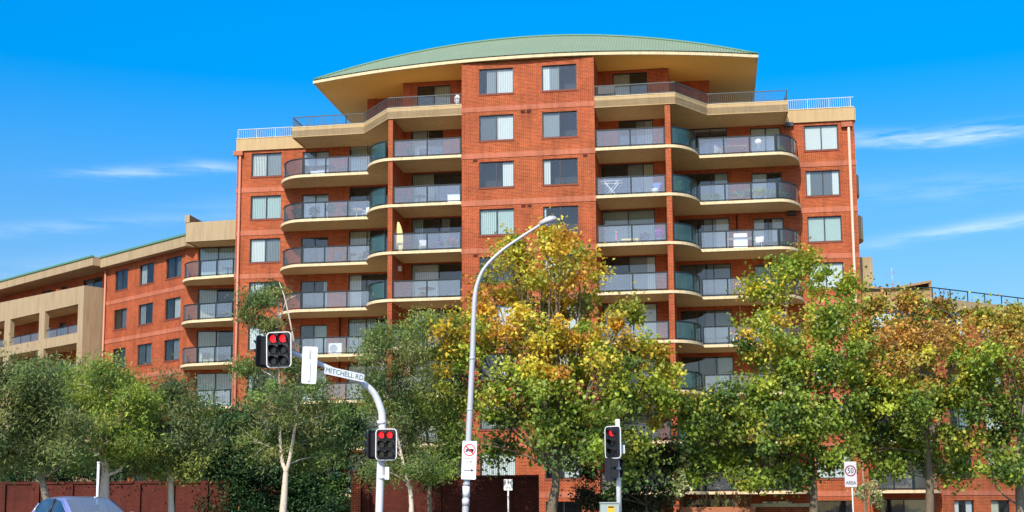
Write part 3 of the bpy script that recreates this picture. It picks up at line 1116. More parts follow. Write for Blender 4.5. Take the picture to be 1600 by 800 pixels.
MB().box(20.76, 25.0, 9.6, 9.7, 13.735, 14.6).build('timber_screen', 'wood', rs)
MB().box(24.95, 25.1, 7.05, 9.9, 13.735, 14.85).build('timber_screen', 'wood', rs)
MB(RWING).box(.6, 4.2, 2.5, 2.7, 13.735, 14.15).build('timber_screen', 'brown_screen', rs)
MB(RWING).box(4.8, 16, 2.5, 2.7, 13.735, 14.1).build('timber_screen', 'brown_screen', rs)
a_ = MB()
a_.tube([(22.9, 8, 14.5), (22.9, 8, 16.0)], .02, 5).tube([(22.6, 8, 15.6), (23.2, 8, 15.75)], .012, 4).tube([(22.7, 8, 15.85), (23.1, 8, 15.95)], .012, 4)
for i in range(5):
    a_.tube([(22.65 + i * .12, 7.75, 15.62 + i * .03), (22.65 + i * .12, 8.25, 15.62 + i * .03)], .008, 4)
tag(a_.build('antenna', 'steel'), 'thin television antenna on the low right building roof', 'antenna')


# ------------------------------------------------------------------ boundary walls
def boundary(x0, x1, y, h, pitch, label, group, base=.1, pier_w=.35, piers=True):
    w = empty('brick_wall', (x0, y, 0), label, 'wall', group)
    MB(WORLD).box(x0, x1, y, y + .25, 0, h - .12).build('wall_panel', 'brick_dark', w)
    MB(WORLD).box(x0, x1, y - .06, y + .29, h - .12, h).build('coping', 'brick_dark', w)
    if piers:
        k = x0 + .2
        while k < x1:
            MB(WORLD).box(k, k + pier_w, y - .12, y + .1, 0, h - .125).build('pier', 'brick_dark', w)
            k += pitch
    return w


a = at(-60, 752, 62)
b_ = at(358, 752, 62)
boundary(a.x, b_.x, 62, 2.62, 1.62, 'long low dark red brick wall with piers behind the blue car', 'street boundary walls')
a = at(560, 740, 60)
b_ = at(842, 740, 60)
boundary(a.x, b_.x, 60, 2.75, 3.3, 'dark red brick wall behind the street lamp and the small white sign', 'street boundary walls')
g = at(549, 738, 59.8)
w = empty('brick_wall', (g.x, 59.8, 0), 'bright brick gate pier at the end of the wall by the ivy', 'pier')
MB(WORLD).box(g.x, g.x + .45, 59.7, 60.2, 0, 2.9).build('pier', 'brick', w)
MB(WORLD).box(g.x - .05, g.x + .5, 59.65, 60.25, 2.9, 3.0).build('coping', 'brick_sill', w)
# raised planter with terracotta front, ledge above the garage
a, b_ = at(1062, 795, 58), at(1180, 795, 58)
pl = empty('planter', (a.x, 58, 0), 'long terracotta planter box under the trees beside the climber', 'planter')
MB(WORLD).box(a.x, b_.x, 58, 58.25, 0, 1.22).build('front_board', 'terracotta', pl)
MB(WORLD).box(a.x, b_.x, 58.25, 59.2, 0, 1.1).build('soil_bed', 'soil', pl)
a2, b2 = at(1178, 795, 60), at(1264, 795, 60)
pl = empty('planter', (a2.x, 60, 0), 'cream topped brick ledge in front of the dark garage', 'ledge')
MB(WORLD).box(a2.x, b2.x, 60, 60.4, 0, 1.2).build('wall', 'brick', pl)
MB(WORLD).box(a2.x - .05, b2.x + .05, 59.95, 60.45, 1.2, 1.36).build('coping', 'cream_edge', pl)


# ------------------------------------------------------------------ poles, lamps, signals, signs
def text_mesh(txt, size, m, loc, right, upv, parent, name='lettering', ext=.004, sx=1., align='CENTER'):
    cu = bpy.data.curves.new('lettering', 'FONT')
    cu.body = txt
    cu.size = size
    cu.extrude = ext
    cu.align_x = align
    cu.align_y = 'CENTER'
    cu.resolution_u = 2
    to = bpy.data.objects.new('lettering_curve', cu)
    COL.objects.link(to)
    dg = bpy.context.evaluated_depsgraph_get()
    me = bpy.data.meshes.new_from_object(to.evaluated_get(dg))
    bpy.data.objects.remove(to)
    bpy.data.curves.remove(cu)
    right, upv = right.normalized(), upv.normalized()
    nrm = right.cross(upv)
    M_ = Matrix((right * sx, upv, nrm)).transposed().to_4x4()
    me.transform(M_)
    me.materials.clear()
    me.materials.append(MAT[m])
    o = bpy.data.objects.new(name, me)
    COL.objects.link(o)
    attach(o, loc, parent)
    return o


def rounded(w, h, r, n=5):
    pts = []
    for cx, cz, t0 in ((w / 2 - r, h / 2 - r, 0), (-w / 2 + r, h / 2 - r, 90), (-w / 2 + r, -h / 2 + r, 180), (w / 2 - r, -h / 2 + r, 270)):
        for i in range(n + 1):
            t = R(t0 + 90 * i / n)
            pts.append((cx + r * math.cos(t), cz + r * math.sin(t)))
    return pts


class Face:
    """a local upright frame at c, facing the street: x right, z up, y towards the viewer"""
    def __init__(s, c, yaw=0, roll=0):
        s.c = Vector(c)
        s.x = Vector((math.cos(yaw), math.sin(yaw), 0))
        s.n = Vector((math.sin(yaw), -math.cos(yaw), 0))
        s.z = Vector((0, 0, 1))
        if roll:
            x, z = s.x, s.z
            s.x = x * math.cos(roll) + z * math.sin(roll)
            s.z = z * math.cos(roll) - x * math.sin(roll)

    def __call__(s, x, y, z):
        return s.c + s.x * x + s.n * y + s.z * z


def plate(fr, pts, y0, y1, name, m, parent, hole=None):
    mb = MB(fr)
    a = [mb.p(x, y0, z) for x, z in pts]
    b = [mb.p(x, y1, z) for x, z in pts]
    n = len(pts)
    if hole is None:
        mb.f += [a[::-1], b]
        mb.sm += [False, False]
    else:
        c = [mb.p(x, y0, z) for x, z in hole]
        d = [mb.p(x, y1, z) for x, z in hole]
        for i in range(n):
            j = (i + 1) % n
            mb.f += [[b[i], b[j], d[j], d[i]], [a[j], a[i], c[i], c[j]], [c[i], c[j], d[j], d[i]]]
            mb.sm += [False] * 3
    for i in range(n):
        j = (i + 1) % n
        mb.f.append([a[i], a[j], b[j], b[i]])
        mb.sm.append(False)
    return mb.build(name, m, parent)


def circ(r, n=20, cx=0, cz=0):
    return [(cx + r * math.cos(2 * math.pi * i / n), cz + r * math.sin(2 * math.pi * i / n)) for i in range(n)]


def aspect(fr, x, z, r, m, parent, lit):
    """one lamp: lens disc and a hood that is a hollow half tube"""
    ln = plate(fr, circ(r, 18, x, z), .06, .075, 'lens', m, parent)
    mb = MB(fr)
    A, B = [], []
    k = 14
    for i in range(k + 1):
        t = R(-35 + 250 * i / k)
        L = .30 * (.55 + .45 * max(0, math.sin(t)))
        A.append((mb.p(x + (r + .015) * math.cos(t), .05, z + (r + .015) * math.sin(t)), mb.p(x + (r + .004) * math.cos(t), .05, z + (r + .004) * math.sin(t))))
        B.append((mb.p(x + (r + .012) * math.cos(t), .05 + L, z + (r + .012) * math.sin(t)), mb.p(x + (r + .001) * math.cos(t), .05 + L, z + (r + .001) * math.sin(t))))
    for i in range(k):
        mb.f += [[A[i][0], A[i + 1][0], B[i + 1][0], B[i][0]], [A[i + 1][1], A[i][1], B[i][1], B[i + 1][1]], [B[i][0], B[i + 1][0], B[i + 1][1], B[i][1]]]
        mb.sm += [True, True, False]
    mb.build('visor', 'signal_black', ln)
    return ln


def head(fr, w, h, cols, parent, r, dx, dz, border=.026, lit=True):
    hd = plate(fr, rounded(w - border, h - border, .10), .0, .02, 'target_board', 'signal_black', parent)
    plate(fr, rounded(w, h, .12), -.01, .026, 'white_border', 'white_paint', hd, hole=rounded(w - 2 * border, h - 2 * border, .09))
    xs = [dx * (i - (cols - 1) / 2) for i in range(cols)]
    for x in xs:
        MB(fr).box(x - r - .03, x + r + .03, -.16, .05, -1.5 * dz - .02, 1.5 * dz + .02).build('signal_housing', 'signal_black', hd)
        for j in range(3):
            z = dz * (1 - j)
            aspect(fr, x, z, r, 'lens_red' if (j == 0 and lit) else 'lens_off', hd, lit)
    return hd


def edge_head(fr, w, h, parent):
    """another signal on the same pole, turned away so that only its side and back show"""
    hd = plate(fr, rounded(w, h, .10), 0, .025, 'target_board', 'signal_black', parent)
    MB(fr).box(-.14, .14, -.20, -.002, -h * .42, h * .42).build('signal_housing', 'signal_black', hd)
    for j in range(3):
        aspect(fr, 0, h * .27 * (1 - j), .10, 'lens_off', hd, False)
    return hd


def fillet(pts, n=10):
    """Catmull-Rom through 3-D points"""
    P = [Vector(p) for p in pts]
    P = [P[0] * 2 - P[1]] + P + [P[-1] * 2 - P[-2]]
    out = []
    for i in range(1, len(P) - 2):
        for k in range(n):
            t = k / n
            a, b, c, d = P[i - 1], P[i], P[i + 1], P[i + 2]
            out.append(.5 * ((2 * b) + (c - a) * t + (2 * a - 5 * b + 4 * c - d) * t * t + (3 * b - a - 3 * c + d) * t ** 3))
    out.append(P[-2])
    return out


# mast-arm signal on the left
TS = empty('traffic_light', (-3.95, 38, .1), 'white mast arm traffic light with overhead and lower double red signals', 'traffic light', 'traffic lights at the crossing')
pm = fillet([at(592, 815, 38), at(595, 720, 38), at(597.5, 660, 38), at(594, 636, 37.95), at(583, 613, 37.85), at(565, 598, 37.7), at(535, 585, 37.4), at(500, 569, 37.0), at(455, 551, 36.5), at(440, 547, 36.35)], 8)
rr = list(np.interp(np.arange(len(pm)), [0, 16, 24, 40, len(pm) - 1], [.115, .112, .105, .09, .06]))
MB(WORLD).tube([Vector((-3.97, 38, .1))] + pm, [.12] + rr, 12).build('mast', 'pole_white', TS)
for y in (746, 660):
    c = at(596, y, 38)
    MB(WORLD).tube([c - Vector((0, 0, .05)), c + Vector((0, 0, .05))], .135, 12).build('clamp', 'pole_white', TS)
c = at(604, 736, 37.95)
MB(WORLD).box(c.x - .05, c.x + .08, 37.9, 38.02, c.z - .25, c.z + .12).build('junction_box', 'pole_white', TS)
fr = Face(at(436, 546.5, 36.05), R(-6), R(1.2))
head(fr, .73, 1.02, 2, TS, .108, .28, .31)
fr = Face(at(412, 550, 36.3), R(-118), R(1))
edge_head(fr, .66, .90, TS)
MB(Face(at(424, 549, 36.25), 0)).box(-.06, .08, -.05, .05, -.48, .46).build('mount_bracket', 'pole_white', TS)
fr = Face(at(603.5, 694.5, 37.72), R(-4))
head(fr, .635, .93, 2, TS, .095, .245, .275)
fr = Face(at(583, 695, 37.95), R(-115))
edge_head(fr, .55, .84, TS)
MB(Face(at(594, 694, 37.9), 0)).box(-.12, .14, -.05, .05, -.42, .42).build('mount_bracket', 'signal_black', TS)

# street name plate on the arm
ca, cb = at(508.5, 578.5, 37.0), at(569.5, 592, 37.6)
dx = (cb - ca).normalized()
zz = Vector((0, 0, 1))
nn = dx.cross(zz).normalized()
upn = nn.cross(dx).normalized()
mid = (ca + cb) / 2 - Vector((0, .16, 0))
ss = empty('street_sign', mid, 'long white street name plate fixed along the mast arm', 'street sign')
L_ = (cb - ca).length / 2
pf = lambda x, y, z: mid + dx * x + nn * y + upn * z
plate(pf, rounded(2 * L_, .235, .03), -.012, .012, 'sign_plate', 'sign_white', ss)
text_mesh('MITCHELL RD', .205, 'ink_green', mid + nn * .016, dx, upn, ss, sx=.95)
MB(pf).box(-.5, -.44, -.12, -.012, -.1, .05).build('bracket', 'steel', ss)
MB(pf).box(.44, .5, -.12, -.012, -.1, .05).build('bracket', 'steel', ss)
# back of a lane sign hung on the arm
c = at(483.5, 570.5, 36.6)
fr = Face(c, R(8), R(-2))
bs_ = empty('sign_board', c, 'blank white back of an upright sign hung on the mast arm', 'sign')
plate(fr, rounded(.43, 1.07, .05), -.01, .01, 'sign_plate', 'sign_white', bs_)
MB(fr).box(-.03, .03, .011, .04, -.46, .1).build('rib', 'pole_white', bs_)
MB(fr).box(-.025, .025, .011, .03, .2, .43).build('rib', 'steel', bs_)

# street lamp
SL = empty('street_lamp', (-1.42, 38, .1), 'tall steel street lamp with a long curved outreach arm', 'street lamp')
pl_ = fillet([at(726.5, 815, 38), at(732, 690, 38), at(738, 560, 38), at(741.5, 470, 38), at(748, 437, 38), at(760, 415, 38), at(785, 391, 38), at(815, 370, 38), at(846, 350, 38)], 7)
rr = list(np.interp(np.arange(len(pl_)), [0, 8, 22, 30, len(pl_) - 1], [.10, .09, .07, .055, .04]))
MB(WORLD).tube([Vector((-1.42, 38, .1))] + pl_, [.105] + rr, 12).build('pole', 'steel', SL)
c = at(856, 346, 38)
dl = (at(866, 343.5, 38) - at(846, 350, 38)).normalized()
up2 = Vector((0, 1, 0)).cross(dl) * -1
up2 = up2 if up2.z > 0 else -up2
mbh = MB(WORLD)
prof = [(-.27, .05, .05, .05), (-.18, .09, .09, .06), (-.05, .15, .14, .08), (.1, .17, .15, .09), (.22, .15, .11, .08), (.29, .07, .05, .05)]
prev = None
for (t, wy, hu, hd_) in prof:
    ring = []
    for i in range(12):
        q = 2 * math.pi * i / 12
        hz = hu if math.sin(q) > 0 else hd_
        v = c + dl * t + Vector((0, 1, 0)) * wy * math.cos(q) + up2 * hz * math.sin(q)
        ring.append(mbh.p(*v))
    if prev:
        for i in range(12):
            mbh.f.append([prev[i], prev[(i + 1) % 12], ring[(i + 1) % 12], ring[i]])
            mbh.sm.append(True)
    else:
        mbh.f.append(ring[::-1]); mbh.sm.append(False)
    prev = ring
mbh.f.append(prev); mbh.sm.append(False)
lh = mbh.build('lamp_head', 'steel', SL)
MB(WORLD).tube([c + dl * -.1 - up2 * .085, c + dl * .22 - up2 * .075], [.07, .05], 10).build('lens', 'sign_grey', lh)

for yy_, hh, mm_ in ((757, .05, 'ink_grey'), (768, .16, 'sign_white'), (785, .10, 'sign_grey'), (640, .03, 'steel'), (560, .03, 'steel')):
    c = at(742 - (yy_ - 460) * .0441, yy_, 38)
    rr_ = .108 if yy_ > 700 else .092
    MB(WORLD).tube([c - Vector((0, 0, hh)), c + Vector((0, 0, hh))], rr_, 12).build('sticker' if yy_ > 700 else 'band', mm_, SL)
# no-trucks sign on the lamp post, leaning with it
c = at(733, 719, 37.84)
NT = empty('no_trucks_sign', c, 'white sign banning trucks, red ring and black arrow, on the lamp post', 'sign')
fr = Face(c, 0, R(-2.2))
sc = 38 / FPX
plate(fr, rounded(.43, 1.13, .03), -.006, .006, 'sign_plate', 'sign_white', NT)
plate(fr, circ(.178, 28, 0, .30), .008, .012, 'ring', 'sign_red', NT, hole=circ(.150, 28, 0, .30))
tk = MB(fr)
for (x0, x1, z0, z1) in ((-.02, .12, .275, .335), (-.10, -.025, .285, .325), (-.12, .12, .26, .274)):
    tk.box(x0, x1, .0125, .015, z0, z1)
tk.build('truck_symbol', 'ink', NT)
for x in (-.085, .045, .085):
    plate(fr, circ(.02, 10, x, .252), .0125, .015, 'wheel_symbol', 'ink', NT)
sb = MB(fr)
d = .115
for k in (0,):
    sb.face([(-d - .012, .017, .30 + d - .012), (-d + .012, .017, .30 + d + .012), (d + .012, .017, .30 - d + .012), (d - .012, .017, .30 - d - .012)])
sb.build('slash', 'sign_red', NT)
text_mesh('3t AND', .085, 'ink_grey', fr(0, .012, .055), fr.x, fr.z, NT)
text_mesh('OVER', .085, 'ink_grey', fr(0, .012, -.05), fr.x, fr.z, NT)
ar_ = MB(fr)
ar_.box(-.14, .08, .0085, .012, -.305, -.285)
ar_.face([(.07, .012, -.335), (.15, .012, -.295), (.07, .012, -.255)])
ar_.build('arrow', 'ink', NT)
MB(fr).box(-.21, .21, .0085, .011, -.372, -.366).build('line', 'ink_grey', NT)

# right signal with pedestrian lantern side-on and control cabinet
TR = empty('traffic_light', (3.45, 42, .1), 'slim white pole traffic light with one red signal and pedestrian lantern below', 'traffic light', 'traffic lights at the crossing')
MB(WORLD).tube([at(967.5, 815, 42), at(965, 655, 42)], [.085, .075], 12).build('pole', 'pole_white', TR)
head(Face(at(958, 691, 41.82), R(-38)), .62, 1.06, 1, TR, .105, .2, .30)
fr = Face(at(959, 733, 41.85), R(58))
ph = MB(fr)
ph.box(-.2, .2, -.22, .0, -.36, .36)
ph_ = ph.build('pedestrian_lantern', 'signal_black', TR)
for z in (.175, -.175):
    MB(fr).box(-.15, .15, .001, .012, z - .14, z + .14).build('lens', 'lens_off', ph_)
    v = MB(fr)
    for (x0, x1, y0, y1, z0, z1) in ((-.19, .19, .0, .26, z + .14, z + .155), (-.19, -.175, .0, .26, z - .1, z + .14), (.175, .19, .0, .26, z - .1, z + .14)):
        v.box(x0, x1, y0, y1, z0, z1)
    v.build('visor', 'signal_black', ph_)
c = at(971.5, 702, 42)
MB(WORLD).box(c.x - .03, c.x + .09, 41.9, 42.05, c.z - .14, c.z + .14).build('detector_box', 'pole_white', TR)
c = at(953, 800, 41.6)
CB = empty('control_cabinet', (c.x, 41.6, .1), 'pale green roadside control cabinet with yellow label by the slim signal pole', 'cabinet')
MB(WORLD).box(c.x - .31, c.x + .29, 41.5, 41.9, .1, 1.38).build('body', 'cabinet', CB)
MB(WORLD).box(c.x - .33, c.x + .31, 41.47, 41.93, 1.38, 1.42).build('lid', 'cabinet', CB)
MB(WORLD).box(c.x - .08, c.x + .14, 41.488, 41.497, 1.0, 1.30).build('label_plate', 'label_yellow', CB)
MB(WORLD).box(c.x - .06, c.x + .12, 41.482, 41.487, 1.24, 1.285).build('label_print', 'ink', CB)

# 50 AREA sign
c = at(1329, 741, 50)
SA = empty('speed_sign', (c.x, 50, .1), 'grey white speed sign reading 50 AREA on a thin post', 'sign')
fr = Face(c, 0, 0)
MB(WORLD).tube([(c.x + .06, 50.05, .1), (c.x + .05, 50.05, c.z + .45)], .03, 8).build('post', 'pole_white', SA)
sp_ = plate(fr, rounded(.47, .98, .03), -.006, .006, 'sign_plate', 'sign_grey', SA)
plate(fr, circ(.215, 30, 0, .13), .008, .011, 'ring', 'sign_maroon', SA, hole=circ(.172, 30, 0, .13))
text_mesh('50', .30, 'ink', fr(0, .014, .13), fr.x, fr.z, SA, sx=.82)
text_mesh('AREA', .19, 'ink', fr(0, .014, -.335), fr.x, fr.z, SA, sx=.86)
# shared path sign
c = at(794, 757.5, 56)
PS = empty('path_sign', (c.x, 56, .1), 'small white shared path sign on a thin white post by the brick wall', 'sign')
fr = Face(c)
MB(WORLD).tube([(c.x, 56.04, .1), (c.x, 56.04, c.z + .2)], .036, 8).build('post', 'pole_white', PS)
plate(fr, rounded(.38, .48, .03), -.006, .006, 'sign_plate', 'sign_white', PS)
ps = MB(fr)
ps.box(-.028, .028, .008, .011, .06, .145).box(-.022, -.004, .008, .011, -.0, .06).box(.006, .024, .008, .011, -.0, .06)
ps.build('walker_symbol', 'ink', PS)
plate(fr, circ(.026, 12, 0, .18), .008, .011, 'walker_symbol', 'ink', PS)
for x in (-.065, .065):
    plate(fr, circ(.042, 16, x, -.135), .008, .011, 'wheel_symbol', 'ink', PS, hole=circ(.028, 16, x, -.135))
MB(fr).box(-.065, .05, .008, .011, -.10, -.085).build('cycle_symbol', 'ink', PS)
# thin white post behind the car
c = at(154, 724, 43)
wp_ = empty('sign_post', (c.x, 43, .1), 'bare thin white post beside the pale tree trunk behind the car', 'post')
MB(WORLD).tube([(c.x, 43, .1), (c.x, 43, c.z)], .045, 8).build('post', 'pole_white', wp_)
MB(WORLD).tube([(c.x, 43, c.z), (c.x, 43, c.z + .05)], .055, 8).build('cap', 'pole_white', wp_)

# ------------------------------------------------------------------ car
def make_car(c, yaw):
    ex = Vector((math.cos(yaw), math.sin(yaw), 0))
    ey = Vector((-math.sin(yaw), math.cos(yaw), 0))
    fr0 = frame(Vector(c), ex, ey)
    K = 1.075
    fr = lambda x, y, z: fr0(x * K, y * K, z * K)
    car = empty('parked_car', c, 'blue hatchback waiting on the road at the lower left', 'car')
    # stations: x, half width belt, belt z, half width roof edge, roof edge z, roof mid z, sill half width, bottom z
    ST = [(2.08, .60, .62, .50, .64, .66, .62, .32), (1.95, .74, .74, .62, .78, .80, .76, .24), (1.45, .84, .88, .70, .93, .95, .86, .20),
          (.98, .86, .95, .72, 1.00, 1.03, .88, .18), (.55, .87, .97, .68, 1.26, 1.30, .88, .18), (.12, .87, .98, .62, 1.47, 1.505, .88, .18),
          (-.35, .87, .99, .60, 1.525, 1.555, .88, .18), (-.85, .87, 1.00, .60, 1.53, 1.56, .88, .18), (-1.35, .86, 1.02, .58, 1.49, 1.52, .87, .18),
          (-1.62, .84, 1.04, .55, 1.42, 1.45, .85, .20), (-1.86, .80, 1.02, .60, 1.12, 1.14, .82, .24), (-1.98, .74, .80, .60, .84, .86, .76, .28)]
    body, glass = MB(fr), {}
    grid = []
    for (x, wb, zb, wr, zr, zm, ws, z0) in ST:
        half = [(ws * .94, z0), (ws, z0 + .25), (ws * 1.005, (z0 + zb) / 2 + .1), (wb, zb), (wb * .965, zb + .03), (wr + .05, zr - .04), (wr - .06, zr + .01), (wr * .45, zm), ]
        ring = [(x, y, z) for y, z in half] + [(x, -y, z) for y, z in half[::-1]]
        grid.append(ring)
    nj = len(grid[0])
    idx = [[body.p(*p) for p in ring] for ring in grid]
    def gl(key):
        return glass.setdefault(key, MB(fr))
    for i in range(len(ST) - 1):
        for j in range(nj - 1):
            P = [grid[i][j], grid[i + 1][j], grid[i + 1][j + 1], grid[i][j + 1]]
            key = None
            if i in (3, 4) and j in (6, 7, 8):
                key = 'windscreen'
            elif i == 9 and j in (6, 7, 8):
                key = 'rear_window'
            elif j in (4, 10) and 3 <= i <= 8:
                key = ('side_window', j, 0 if i < 6 else 1)
            if key:
                gl(key).face(P, True)
            else:
                body.f.append([idx[i][j], idx[i + 1][j], idx[i + 1][j + 1], idx[i][j + 1]])
                body.sm.append(True)
    body.f += [idx[0][::-1], idx[-1]]
    body.sm += [False, False]
    for i in range(len(ST) - 1):
        body.f.append([idx[i][0], idx[i][-1], idx[i + 1][-1], idx[i + 1][0]])
        body.sm.append(False)
    bo_ = body.build('body', 'car_blue', car)
    for key, mb_ in glass.items():
        mb_.build(key if isinstance(key, str) else key[0], 'windscreen_glass' if key == 'windscreen' else 'car_glass', car)
    # pillars: dark trims between windows
    for s in (-1, 1):
        for i, w_ in ((6, .05), (9, .05)):
            a = Vector(grid[i][4 if s > 0 else nj - 5])
            b = Vector(grid[i][5 if s > 0 else nj - 6])
            MB(fr).tube([a + Vector((0, s * .008, 0)), b + Vector((0, s * .008, 0))], .03, 6).build('pillar', 'car_dark' if i == 6 else 'car_blue', car)
        # A pillar from cowl to roof; the dark one has its shade painted in
        MB(fr).tube([Vector(grid[k][5 if s > 0 else nj - 6]) + Vector((0, 0, .01)) for k in (3, 4, 5)], .024, 6).build('pillar', 'car_blue' if s < 0 else 'car_dark', car)
        mm_ = MB(fr)
        mm_.tube([(.62, s * .87, 1.0), (.60, s * 1.0, 1.03)], .03, 6)
        mo = mm_.build('mirror_arm', 'car_dark', car)
        mi = MB(fr)
        prof = [(.70, .05), (.66, .085), (.58, .09), (.53, .08)]
        prev = None
        for x, r_ in prof:
            ring = [mi.p(x, s * 1.02 + 1.25 * r_ * math.cos(2 * math.pi * q / 10), 1.06 + r_ * math.sin(2 * math.pi * q / 10)) for q in range(10)]
            if prev:
                for q in range(10):
                    mi.f.append([prev[q], prev[(q + 1) % 10], ring[(q + 1) % 10], ring[q]]); mi.sm.append(True)
            else:
                mi.f.append(ring); mi.sm.append(False)
            prev = ring
        mi.f.append(prev[::-1]); mi.sm.append(False)
        mi.build('wing_mirror', 'car_blue', car)
        MB(fr).box(1.86, 2.0, s * .5 - .14, s * .5 + .14, .60, .72).build('headlight', 'headlight', car)
        MB(fr).box(-1.98, -1.88, s * .62 - .1, s * .62 + .1, .82, .98).build('tail_light', 'sign_red', car)
        for x in (1.32, -1.28):
            o = MB(fr).tube([(x, s * .66, .31), (x, s * .885, .31)], .31, 20).build('tyre', 'tyre', car)
            MB(fr).tube([(x, s * .86, .31), (x, s * .892, .31)], .21, 16).build('rim', 'rim', o)
    MB(fr).box(1.99, 2.1, -.26, .26, .40, .51).build('number_plate', 'plastic_white', car)
    # seats seen through the windows
    for y in (-.36, .36):
        MB(fr).box(-.35, -.18, y - .22, y + .22, .5, 1.15).build('seat', 'car_dark', car)
        MB(fr).box(-.33, -.24, y - .12, y + .12, 1.17, 1.34).build('head_rest', 'car_dark', car)
    MB(fr).tube([(.5, .36 - .15, .95), (.5, .36, 1.08), (.5, .36 + .15, .95)], .015, 6).build('steering_wheel', 'car_dark', car)
    return car


c = at(133, 790, 36)
make_car((c.x, 36, -.01), R(-50))


# ------------------------------------------------------------------ foliage
CLUMPS = 14
LEAF_GAIN = 1.6
def bez(p0, p1, n=6, sag=.12, rnd=None):
    p0, p1 = Vector(p0), Vector(p1)
    L = (p1 - p0).length
    m_ = p0.lerp(p1, .5) + Vector((0, 0, sag * L))
    if rnd:
        m_ += Vector((rnd.uniform(-1, 1), rnd.uniform(-1, 1), rnd.uniform(-.5, .5))) * L * .08
    return [(p0 * (1 - t) ** 2 + m_ * 2 * t * (1 - t) + p1 * t * t) for t in [i / n for i in range(n + 1)]]


def leaves(nm, C, per, sig, L, Wd, tints, nprng, parent, droop=.25, fold=.25):
    """one mesh of small folded leaves spread round the clump centres C; tints: rgb per clump"""
    n = len(C)
    P = np.repeat(C, per, 0) + nprng.normal(0, 1, (n * per, 3)) * np.repeat(sig, per)[:, None] * np.array([1, 1, .8])
    T = np.repeat(tints, per, 0) * LEAF_GAIN * nprng.uniform(.72, 1.3, (n * per, 1)) * nprng.uniform(.9, 1.1, (n * per, 3))
    k = n * per
    d = nprng.normal(0, 1, (k, 3))
    d[:, 2] -= droop * 2
    d /= np.linalg.norm(d, axis=1)[:, None]
    r_ = nprng.normal(0, 1, (k, 3))
    nrm = np.cross(d, r_)
    nrm /= np.linalg.norm(nrm, axis=1)[:, None] + 1e-9
    out = P - P.mean(0)
    out /= np.linalg.norm(out, axis=1)[:, None] + 1e-9
    nrm = nrm * np.where(nrm[:, 2:] < 0, -1, 1) + out * .55 + np.array([0, 0, .35])
    nrm -= d * (nrm * d).sum(1)[:, None]
    nrm /= np.linalg.norm(nrm, axis=1)[:, None] + 1e-9
    w = np.cross(nrm, d)
    s_ = nprng.uniform(.65, 1.3, (k, 1))
    a = P - d * L * .5 * s_
    b = P + d * L * .5 * s_
    l = P + w * Wd * .5 * s_ + nrm * Wd * fold * s_
    r = P - w * Wd * .5 * s_ + nrm * Wd * fold * s_
    V = np.stack([a, l, b, r], 1).reshape(-1, 3)
    c = V.mean(0)
    me = bpy.data.meshes.new(nm)
    me.vertices.add(4 * k)
    me.vertices.foreach_set('co', (V - c).astype(np.float32).ravel())
    me.loops.add(6 * k)
    base = np.arange(k)[:, None] * 4
    idx = (base + np.array([[0, 1, 2, 0, 2, 3]])).ravel().astype(np.int32)
    me.loops.foreach_set('vertex_index', idx)
    me.polygons.add(2 * k)
    me.polygons.foreach_set('loop_start', np.arange(0, 6 * k, 3, dtype=np.int32))
    me.polygons.foreach_set('loop_total', np.full(2 * k, 3, np.int32))
    me.update(calc_edges=True)
    at_ = me.attributes.new('tint', 'FLOAT_COLOR', 'POINT')
    rgba = np.ones((4 * k, 4), np.float32)
    rgba[:, :3] = np.clip(np.repeat(T, 4, 0), .004, .9)
    at_.data.foreach_set('color', rgba.ravel())
    me.materials.append(MAT['leaf'])
    o = bpy.data.objects.new(nm, me)
    COL.objects.link(o)
    attach(o, c, parent)
    o['kind'] = 'stuff'
    return o


def pick(nprng, pal, n, C=None):
    """colours from a palette; with positions, neighbouring clumps tend to share one"""
    pal = np.array(pal)
    if C is None:
        return pal[nprng.integers(0, len(pal), n)]
    k = nprng.uniform(0, 6.28, 6)
    f = np.sin(C[:, 0] * 1.7 + k[0]) + np.sin(C[:, 2] * 2.1 + C[:, 0] * .6 + k[1]) + np.sin(C[:, 1] * 1.6 - C[:, 2] * .9 + k[2])
    f = f / 3 * .8 + nprng.normal(0, .36, n)
    return pal[np.clip(((f * .6 + .5) * len(pal)).astype(int), 0, len(pal) - 1)]


